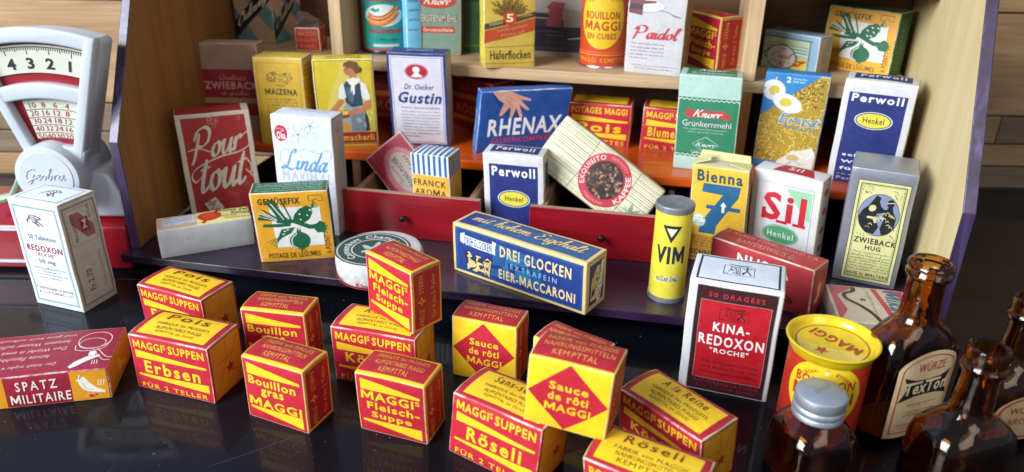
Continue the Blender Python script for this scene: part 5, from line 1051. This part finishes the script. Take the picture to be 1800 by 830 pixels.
# scouring powder tin
rt = tag(empty('scouring_powder_tin', (8.794, 38.114, 1.8), R(-14)), 'slim yellow cylinder of scouring powder with black triangle and grey cardboard lid', 'tin')
cyl('tube', paper('d8c83c', .42), [(0, .02), (1.0, .02), (1.0, 1.5), (1.0, 3.5), (1.0, 5.5), (.98, 5.58), (0, 5.6)], rt)
gcap = plain('grey_board_cap', '83868c', .5, metal=.4, nscale=300, amt=.3, bumpy=.5)
cyl('lid', gcap, [(0, 5.66), (.93, 5.66), (1.0, 5.70), (1.045, 5.66), (1.055, 5.6), (1.05, 5.34), (1.01, 5.32)], rt); cyl('base_ring', gcap, [(1.01, .0), (1.045, .0), (1.05, .26), (1.01, .28)], rt)
c = Round(rt, 1.0, 5.6, span=300)
c.poly('S', [(.40, .835), (.60, .835), (.50, .655)], '1c2434', 1); c.poly('S', [(.445, .805), (.555, .805), (.50, .715)], 'e0dcb8', 2); c.poly('S', [(.435, .785), (.565, .785), (.565, .79), (.435, .79)], '1c2434', .5)
c.T('S', 'VIM', .36, .435, .65, .615, '1c2434', 2, gap=.04, outline='1c2434'); c.poly('S', [(.36, .225), (.62, .245), (.62, .305), (.36, .275)], 'c9c8a8', 2); c.script('S', 'nettoie tout', .375, .235, .61, .30, '2c2c30', .10, .3, skew=.01); c.build(rt)
# camembert wheel
cw = tag(empty('cheese_wheel_box', (-7.835, 40.60, 1.8), R(-11)), 'round white camembert box with green and silver ring label, overhanging the base board', 'cheese box')
cyl('wheel', plain('mould_white_card', 'c4c2c0', .8, nscale=260, amt=.22, bumpy=.9), [(0, 0), (2.35, 0), (2.5, .08), (2.56, .3), (2.6, .85), (2.56, 1.3), (2.44, 1.47), (2.2, 1.53), (0, 1.54)], cw)
c = Round(cw, 2.3, 1.3, 0, 1.545)
DG = '2c4440'; SV = 'c4c8c4'
def disc(r, col, l): c.circ('T', .5, .5, r, col, l, n=72)
disc(2.22, DG, 0); disc(2.10, SV, 1); disc(2.02, DG, 2); disc(1.26, SV, 3); disc(1.18, DG, 4)
c.arct('T', 'Champignon', .5, .5, 1.38, .44, -38, 96, SV, 2); c.arct('T', 'Camembert', .5, .5, 1.38, .44, -160, -50, SV, 2)
rg = random.Random(1)
for i in range(14): a = rg.uniform(0, 6.28); q = rg.uniform(0, .7)/4.6; c.ell('T', .5+q*math.cos(a), .5+q*math.sin(a), .06, .03, 'b0b8b4', 5+.1*i, rot=a, n=10)
for f in range(0): pass
c.sizes['S'] = (2.6*R(300), 1.3); c.rr = 2.59
for i in range(5): c.T('S', 'Käserei', .10+.18*i, .10, .20+.18*i, .32, 'b02c38', 1, layer=4)
c.rect('S', 0, .02, 1, .06, 'b8343f')
c.build(cw)
# meat cube tin on the table
ct = tag(empty('stock_cube_tin', (14.20, 28.68, 0), R(-24)), 'red tin with flared yellow lid rim standing on the table behind the capped jar', 'tin')
cyl('can_body', paper('a82812', .3), [(0, .02), (1.74, .02), (1.76, .1), (1.74, .18), (1.74, 4.4), (1.70, 4.5)], ct)
yl = plain('yellow_enamel', 'd8b81c', .22, coat=.5, nscale=200, amt=.15)
cyl('lid', yl, [(1.70, 4.40), (1.78, 4.46), (1.86, 4.72), (1.95, 4.92), (1.985, 4.97), (1.97, 5.02), (1.90, 5.03), (1.80, 4.96), (1.70, 4.80), (1.64, 4.70), (1.60, 4.68), (0, 4.68)], ct)
c = Round(ct, 1.745, 4.5, 0, 4.69, 300)
c.ell('S', .5, .68, .18, .36, 'e0bc1c', 1, n=48); c.rect('S', 0, .03, 1, .055, 'e0bc1c'); c.arct('S', 'CROIX-', .5, .655, 1.22, .16, -52, -14, '8c2418', 1); c.arct('S', 'ÉTOILE', .5, .655, 1.22, .16, 16, 54, '8c2418', 1)
c.star('S', .5, .93, .34, 'a82c1c', 5, .4); c.rect('S', .495, .905, .505, .945, 'e8d8b0', 6); c.rect('S', .488, .918, .512, .931, 'e8d8b0', 6.2)
c.T('S', 'BOUILLON', .36, .75, .64, .86, 'a82c1c', 2, gap=.0); c.T('S', 'MAGGI', .355, .58, .645, .73, 'a82c1c', 2, gap=0); c.T('S', 'EN CUBES', .38, .46, .62, .55, 'a82c1c', 2, gap=0); c.T('S', 'MAGGI - KEMPTTAL', .3, .07, .7, .13, 'e0bc1c', 1)
c.ring('T', .5, .5, .435, .435, .04, '9c3418', 1, n=64)
V, F = text2d('MAGGI', 2); lo, hi = V.min(0), V.max(0); q = (V-lo)/(hi-lo)-.5; a = R(152); X = q[:, 0]*2.35; Y = q[:, 1]*.62-.30
c.raw('T', np.stack([1.745+X*math.cos(a)-Y*math.sin(a)+.0, 1.745+X*math.sin(a)+Y*math.cos(a)+.0], 1), F, 'a04020', 9.5, 't')
c.star('T', .39, .29, .32, 'a04428', 5, .42, 1.0); c.build(ct)
# orange tin on the upper shelf
c2 = tag(empty('stock_cube_tin', (6.28, 54.69, 11.33), R(-4)), 'orange red tin with yellow oval on the upper shelf beside the semolina carton', 'tin')
cyl('can_body', paper('b8401c', .28), [(0, .12), (1.66, .12), (1.66, 5.8), (1.6, 5.9)], c2); cyl('base_ring', tinw, [(1.55, 0), (1.68, 0), (1.70, .06), (1.67, .13)], c2)
cyl('lid', tinw, [(1.66, 5.8), (1.72, 5.9), (1.7, 6.0), (1.6, 5.95), (0, 5.9)], c2)
c = Round(c2, 1.665, 5.8, 0, 6, 300)
c.ell('S', .47, .59, .185, .36, 'd8b020', 1, n=44); c.T('S', 'BOUILLON', .33, .575, .61, .665, 'a83418', 2, gap=0); c.T('S', 'MAGGI', .32, .445, .62, .555, 'a83418', 2, gap=0); c.T('S', 'EN CUBES', .35, .345, .59, .415, 'a83418', 2, gap=0)
c.star('S', .47, .80, .26, 'b03c20', 4, .4); c.T('S', 'ÉTOILE', .53, .775, .62, .80, 'a83418', 0); c.T('S', 'CROIX-', .33, .775, .41, .80, 'a83418', 0); c.line('S', [(0, .19), (1, .19)], .05, 'd8701c', smooth=False); c.rect('S', 0, .155, 1, .165, 'd8903c'); c.T('S', 'MAGGI KEMPTTAL', .28, .07, .72, .125, 'd89030', 1, gap=.1); c.build(c2)
# sausage tin on the upper shelf
c3 = tag(empty('sausage_tin', (-9.70, 58.56, 11.33), R(9)), 'turquoise tin showing sausages on a plate, on the upper shelf', 'tin')
cyl('can_body', paper('1f8f86', .3), [(0, .12), (1.80, .12), (1.80, 5.6), (1.7, 5.7)], c3); cyl('base_ring', plain('blue_tin_rim', '2c3448', .3, metal=.6), [(1.6, 0), (1.83, 0), (1.85, .12), (1.82, .24), (1.80, .3)], c3); cyl('lid', tinw, [(1.8, 5.6), (1.86, 5.7), (1.8, 5.8), (0, 5.75)], c3)
c = Round(c3, 1.805, 5.6, 0, 5.8, 300)
c.rect('S', 0, .05, .28, 1, '8c1c20', 1); c.line('S', [(.285, .05), (.285, 1)], .05, 'c8bca0', 2, smooth=False); c.rect('S', 0, .05, 1, .075, 'a8343c', 1)
c.ell('S', .485, .50, .155, .14, 'c8cfc8', 2, n=36)
for k, (dy, col) in enumerate(((.0, 'c05a28'), (-.05, 'd07c38'))):
    P = [(.36, .50+dy), (.40, .46+dy), (.48, .46+dy), (.55, .52+dy), (.60, .60+dy)]; c.line('S', P, .46, '8c3418', 3+k); c.line('S', P, .36, col, 3.2+k); c.line('S', [(a, b+.012) for a, b in P], .10, 'e0a060', 3.4+k)
c.poly('S', [(.38, .57), (.41, .60), (.43, .57), (.45, .60), (.46, .56), (.42, .54)], '2c8c7c', 5); c.T('S', 'Bauernwurst', .35, .67, .62, .75, 'a42430', 2, gap=0); c.T('S', 'Rauchwürstli', .37, .27, .63, .35, 'a42430', 2, gap=0); c.script('S', 'Zimmermann', .39, .82, .60, .90, '202428', .14, .2)
c.T('S', '7 Würstchen', .42, .18, .6, .21, '1c3434', 0); c.rect('S', .39, .10, .60, .135, 'b8c4bc', 3); c.build(c3)

# ============================================================ bottles
def glassmat():
    m, nt, b, L = newmat('amber_glass')
    b.inputs['Base Color'].default_value = (.66, .38, .10, 1); b.inputs['Transmission Weight'].default_value = 1; b.inputs['IOR'].default_value = 1.5; b.inputs['Roughness'].default_value = .02
    n1 = noise(nt, 60, 3, .5); bump(nt, n1, .35, .002, b)
    va = node(nt, 'ShaderNodeVolumeAbsorption'); va.inputs['Color'].default_value = (.80, .42, .10, 1); va.inputs['Density'].default_value = 300
    L.new(va.outputs[0], nt.nodes['Material Output'].inputs['Volume'])
    return m
GLASS = glassmat()
def loft(sections, n=64):
    """sections (z, a, b, e): superellipse rings, e=2 round, e=5 nearly square"""
    V = []; F = []
    for z, a, b, e in sections:
        for q in range(n):
            t = q*2*math.pi/n; ct, st = math.cos(t), math.sin(t)
            V.append((a*math.copysign(abs(ct)**(2/e), ct), b*math.copysign(abs(st)**(2/e), st), z))
    for i in range(len(sections)-1):
        for q in range(n): F.append((i*n+q, i*n+(q+1) % n, (i+1)*n+(q+1) % n, (i+1)*n+q))
    F.append(tuple(range(n))[::-1]); F.append(tuple((len(sections)-1)*n+q for q in range(n)))
    return V, F
def glass_body(root, outer, wall, zi):
    """outer shell up to the lip, then back down inside to the floor at zi: one closed glass wall"""
    top = outer[-1]; secs = list(outer)+[(top[0]+.03, top[1]-wall*.5, top[2]-wall*.5, 2)]
    for z, a, b, e in reversed(outer):
        if z > zi: secs.append((z-.02, max(.1, a-wall if z < zi+.2 or True else a), max(.1, b-wall), e))
    V, F = loft(secs); m = MB(); m.add(V, F); return m.build('glass_body', GLASS, root, smooth=True)
# tall flat bottle with label
b1 = tag(empty('glass_bottle', (17.9, 29.1, 0), R(21)), 'tall flat amber bottle with cream arched seasoning label and open neck', 'bottle', 'open amber glass bottles')
out1 = [(0, 1.95, 1.15, 3.5), (.12, 2.08, 1.25, 3.6), (.5, 2.1, 1.28, 3.6), (3.6, 2.1, 1.28, 3.6), (4.5, 2.06, 1.25, 3.3), (5.0, 1.9, 1.15, 3), (5.4, 1.55, 1.02, 2.5), (5.7, 1.1, .9, 2.2), (5.95, .86, .82, 2), (6.3, .80, .80, 2), (7.0, .77, .77, 2), (7.75, .75, .75, 2), (7.85, .80, .80, 2), (7.95, .92, .92, 2), (8.08, .96, .96, 2), (8.2, .90, .90, 2), (8.28, .86, .86, 2), (8.38, .95, .95, 2), (8.5, .93, .93, 2), (8.58, .84, .84, 2)]
glass_body(b1, out1, .17, .3)
def lab1(face, u, v, off):
    x = u-1.75; z = v+.45; a = 2.1; b = 1.28; e = 3.6
    y = -b*np.clip(1-np.abs(x/a)**e, 0, 1)**(1/e)
    return np.stack([x, y-off-.01+np.clip(z-3.6, 0, 2)**2*.03, z], 1)
c = Art({'F': (3.5, 4.4)}, lab1, {'F': ([i*.175 for i in range(1, 20)], [i*.4 for i in range(1, 11)])})
def arch(x0, x1, y0, y1, ya, n=14): return [(x0, y0), (x1, y0), (x1, ya)]+[((x0+x1)/2+(x1-x0)/2*math.cos(t), ya+(y1-ya)*math.sin(t)) for t in np.linspace(.15, math.pi-.15, n)]+[(x0, ya)]
c.poly('F', arch(.03, .97, .0, 1.0, .80), 'cdb48a', 0); P = arch(.09, .91, .06, .95, .79); c.line('F', P+[P[0]], .06, 'a0301c', 1, smooth=False)
c.T('F', 'WÜRZE', .30, .78, .74, .90, 'a0301c', 1, sh=.1); c.poly('F', [(.12, .74), (.3, .69), (.5, .68), (.7, .69), (.88, .74), (.80, .60), (.90, .44), (.7, .49), (.5, .50), (.3, .49), (.10, .44), (.20, .60)], '14110f', 3)
c.T('F', 'TexTon', .16, .52, .84, .67, 'd8c8a0', 2, gap=0, sh=.1); c.rect('F', .15, .645, .42, .672, 'd8c8a0', 9.6); c.rect('F', .47, .645, .72, .672, 'd8c8a0', 9.6)
c.T('F', 'Flüssige Würze', .26, .375, .74, .405, 'a0402c', 0); c.fine('F', .24, .25, .76, .32, 2, '3c342c'); c.T('F', 'HERGESTELLT VON', .16, .14, .60, .165, '3c342c', 0); c.T('F', 'TEXTON AG ZÜRICH', .2, .10, .7, .125, '3c342c', 0)
c.build(b1, .6, ('paper_label', 'lettering'))
# jar with aluminium screw cap
b2 = tag(empty('glass_jar', (12.63, 25.46, 0), R(12)), 'small square amber glass jar with ribbed aluminium screw cap, in front of the red tin', 'jar')
out2 = [(0, 1.35, 1.35, 4), (.1, 1.48, 1.48, 4), (.4, 1.5, 1.5, 4), (2.3, 1.5, 1.5, 4), (2.7, 1.42, 1.42, 3.2), (2.95, 1.25, 1.25, 2.6), (3.15, 1.02, 1.02, 2.1), (3.3, .88, .88, 2), (4.2, .86, .86, 2), (4.3, .84, .84, 2)]
glass_body(b2, out2, .16, .3)
alu = plain('aluminium', 'c9d2dc', .46, metal=.85, nscale=220, amt=.12, bumpy=.35)
cyl('screw_cap', alu, [(.96, 3.36), (1.02, 3.38), (1.03, 3.52), (.99, 3.60), (1.03, 3.68), (1.035, 3.84), (.99, 3.92), (1.02, 4.0), (1.02, 4.34), (1.0, 4.42), (.93, 4.47), (0, 4.47)], b2)
c = Round(b2, .9, 1, 0, 4.475); c.n = 0
for k_ in range(7):
    x_ = .95-.36+.12*k_; c.line('T', [((x_+.0)/1.8, (.80+.04*k_)/1.8), ((x_+.05)/1.8, (.98+.04*k_)/1.8), ((x_+.09)/1.8, (.82+.04*k_)/1.8)], .045, alu, 7, kind='t')
c.build(b2, names=('x', 'embossing'))
# two more open bottles
def bottle(name, loc, rz, label, s=1.0, hb=3.4):
    b = tag(empty(name, loc, rz), label, 'bottle', 'open amber glass bottles')
    o = [(0, 1.75, 1.3, 3.6), (.12, 1.9, 1.42, 3.6), (.5, 1.93, 1.45, 3.6), (hb-.8, 1.93, 1.45, 3.6), (hb-.3, 1.85, 1.38, 3.2), (hb, 1.6, 1.2, 2.7), (hb+.25, 1.2, 1.0, 2.3), (hb+.45, .88, .84, 2), (hb+.8, .76, .76, 2), (hb+1.6, .70, .70, 2), (hb+2.4, .66, .66, 2), (hb+2.5, .74, .74, 2), (hb+2.6, .84, .84, 2), (hb+2.74, .86, .86, 2), (hb+2.86, .76, .76, 2), (hb+2.95, .76, .76, 2), (hb+3.45, .78, .78, 2), (hb+3.55, .74, .74, 2)]
    glass_body(b, [(z*s, a*s, q*s, e) for z, a, q, e in o], .16*s, .3); return b
bottle('glass_bottle', (18.5, 25.0, 0), R(15), 'unlabelled amber bottle nearest the viewer at the lower right corner')
b4 = bottle('glass_bottle', (22.6, 28.9, 0), R(10), 'amber bottle cut by the right edge with a red and cream label', .97, 3.6)
def lab4(face, u, v, off):
    x = u-1.4; a = 1.93*.97; b = 1.45*.97; e = 3.6; return np.stack([x, -b*np.clip(1-np.abs(x/a)**e, 0, 1)**(1/e)-off-.01, v+.5], 1)
c = Art({'F': (2.8, 2.4)}, lab4, {'F': ([i*.2 for i in range(1, 14)], [])}); c.poly('F', arch(.0, 1, .0, 1.0, .6), 'b8a078', 0); P = arch(.06, .94, .06, .93, .6); c.line('F', P+[P[0]], .10, 'a03424', 1, smooth=False); c.T('F', 'WÜRZE', .2, .6, .8, .78, 'a03424', 1); c.T('F', 'AROMA', .2, .36, .8, .5, 'a03424', 0); c.build(b4, .6, ('paper_label', 'lettering'))

# ============================================================ toy scale
SC_ = tag(empty('toy_scale', (-27.25, 43.0, 0)), 'white plastic toy scale with fan shaped dial on a dark red base', 'scale')
wp = plain('white_plastic', 'b8c0c8', .32, coat=.2, nscale=40, amt=.06, bumpy=.05); rp = plain('red_plastic', '8c1420', .28, coat=.3, nscale=30, amt=.12, bumpy=.05); cream = plain('dial_card', 'c2c4b4', .55, nscale=60, amt=.06, bumpy=0)
AZ = 3.0
def pol(r, deg): return (r*math.sin(R(deg)), AZ+r*math.cos(R(deg)))
def arcp(r, a, b, n=20): return [pol(r, a+(b-a)*i/n) for i in range(n+1)]
def ringplate(mb, r0, r1, a0, a1, y0, y1, n=24): 
    mb.prism(arcp(r1, a0, a1, n)+arcp(r0, a1, a0, n), 'y', y0, y1)
HA = 18.2
# frame: outer arc band, cross band, bottom band, two straight sides
for args in ((11.5, 12.35, -HA, HA), (8.3, 9.2, -HA+2, HA-2), (4.2, 5.5, -HA-2, HA+2)):
    mb = MB(); ringplate(mb, *args, 0, .7); mb.build('dial_frame', wp, SC_, bevel=.14, segs=3, smooth=True)
for sg in (-1, 1):
    mb = MB(); mb.prism([pol(4.4, sg*(HA+1.5)), pol(12.2, sg*HA), pol(12.2, sg*(HA-3)), pol(4.4, sg*(HA-7))], 'y', -.03, .68); mb.build('dial_frame', wp, SC_, bevel=.14, segs=3, smooth=True)
mb = MB(); ringplate(mb, 3.6, 12.1, -HA+.3, HA-.3, .85, 2.6); mb.build('housing', wp, SC_, bevel=.35, segs=4, smooth=True)
mb = MB(); ringplate(mb, 4.5, 11.9, -HA+1.4, HA-1.4, .55, .84); mb.build('red_backing', rp, SC_)
for r0, r1, a0, a1 in ((9.75, 11.35, -14.5, 17.5), (5.9, 8.5, -9.6, 17.0)):
    mb = MB(); ringplate(mb, r0, r1, a0, a1, .42, .54); mb.build('dial_card', cream, SC_)
def dialmap(face, u, v, off): return np.stack([u-6, .415-off, v], 1)
c = Art({'F': (12, 16)}, dialmap, {'F': ([], [])})
def P_(r, a): x_, z_ = pol(r, a); return ((x_+6)/12, z_/16)
for i in range(46):
    a = 16.4-i*.66; L_ = .42 if i % 10 == 8 else (.26 if i % 5 == 3 else .18); c.line('F', [P_(11.22, a), P_(11.22-L_, a)], .04, '15161a', smooth=False)
c.line('F', [P_(11.22, 16.6-i*1.6) for i in range(20)], .045, '15161a')
for i, t in enumerate('12345'):
    c.arct('F', t, *( (6)/12, AZ/16), 10.0, .62, 10.6-i*6.2-1.4, 10.6-i*6.2+1.4, '15161a', 2)
for k, row in enumerate((('2', '4', '6', '8', '10'), ('4', '8', '12', '16', '20'), ('6', '12', '18', '24', '30'), ('8', '16', '24', '32', '40'), ('10', '20', '30', '40', '50'))):
    r_ = 7.72-.47*k
    for i, t in enumerate(row): a = 13.6-i*5.0; hw = .9*len(t)*8/r_; c.arct('F', t, .5, AZ/16, r_, .34, a-hw, a+hw, 'a0343c', 0)
    if k < 4: c.line('F', [P_(r_-.09, 16.5-i*1.75) for i in range(16)], .035, '2c3c3c')
c.build(SC_, .5, ('dial_ticks', 'dial_numbers'))
# hub disc, neck, shoulders, base
dz = 6.75; m = MB(); m.lathe([(0, -.75), (1.55, -.75), (1.6, -.70), (1.68, -.70), (1.86, -.66), (1.92, -.5), (1.92, .6), (1.86, 3.4), (0, 3.4)], 64)
m.V = [(x, z_, y+dz) for x, y, z_ in m.V]; m.V = [(x-.35, y, z_) for x, y, z_ in m.V]; m.build('hub', wp, SC_, smooth=True)
V, F = script2d('Geobra', .1, .35); mb = MB(); x_ = 0
for ch in 'Geobra':
    adv, st = SC[ch]
    for q in st:
        P = catmull([(a+x_+.25*b_, b_) for a, b_ in q], 4); mb.tube([(-1.62+.68*p[0], -.765, dz-.12+.68*p[1]) for p in P], .036, 6)
    x_ += adv
mb.build('embossing', wp, SC_, smooth=True)
mb = MB(); mb.prism([(-2.9, 0), (2.9, 0), (2.75, 1.6), (2.2, 2.75), (1.6, 3.1), (-1.6, 3.1), (-2.4, 2.6)], 'y', .8, 4.6); mb.V = [(x+.3, y, z_+3.55) for x, y, z_ in mb.V]; mb.build('shoulder', wp, SC_, bevel=.3, segs=4, smooth=True)
mb = MB(); mb.prism([(.3, .15), (1.2, .0), (6.0, .0), (6.0, 3.6), (2.6, 3.9), (.55, 3.0)], 'x', -14, 3.0); mb.build('base', rp, SC_, bevel=.22, segs=4, smooth=True)
for z_ in (2.72, .62): mb = MB(); mb.box(-14.2, .16 if z_ < 1 else .42, z_, -1.2, .62, z_+.14); mb.build('trim_line', wp, SC_, bevel=.02)
mb = MB(); mb.tube([(-5.4, 1.6, 4.3), (-4.3, 1.6, 4.6), (-3.7, 1.5, 5.5), (-3.1, 1.4, 6.7), (-2.6, 1.4, 7.2)], [.3, .28, .2, .13, .08], 8); mb.build('pan_arm', plain('green_plastic', '8c9c84', .35, nscale=30, bumpy=0), SC_, smooth=True)
for o in bpy.data.objects:
    if o.type == 'MESH' and o.name.split('.')[0] in ('lettering', 'artwork'): o.visible_shadow = True
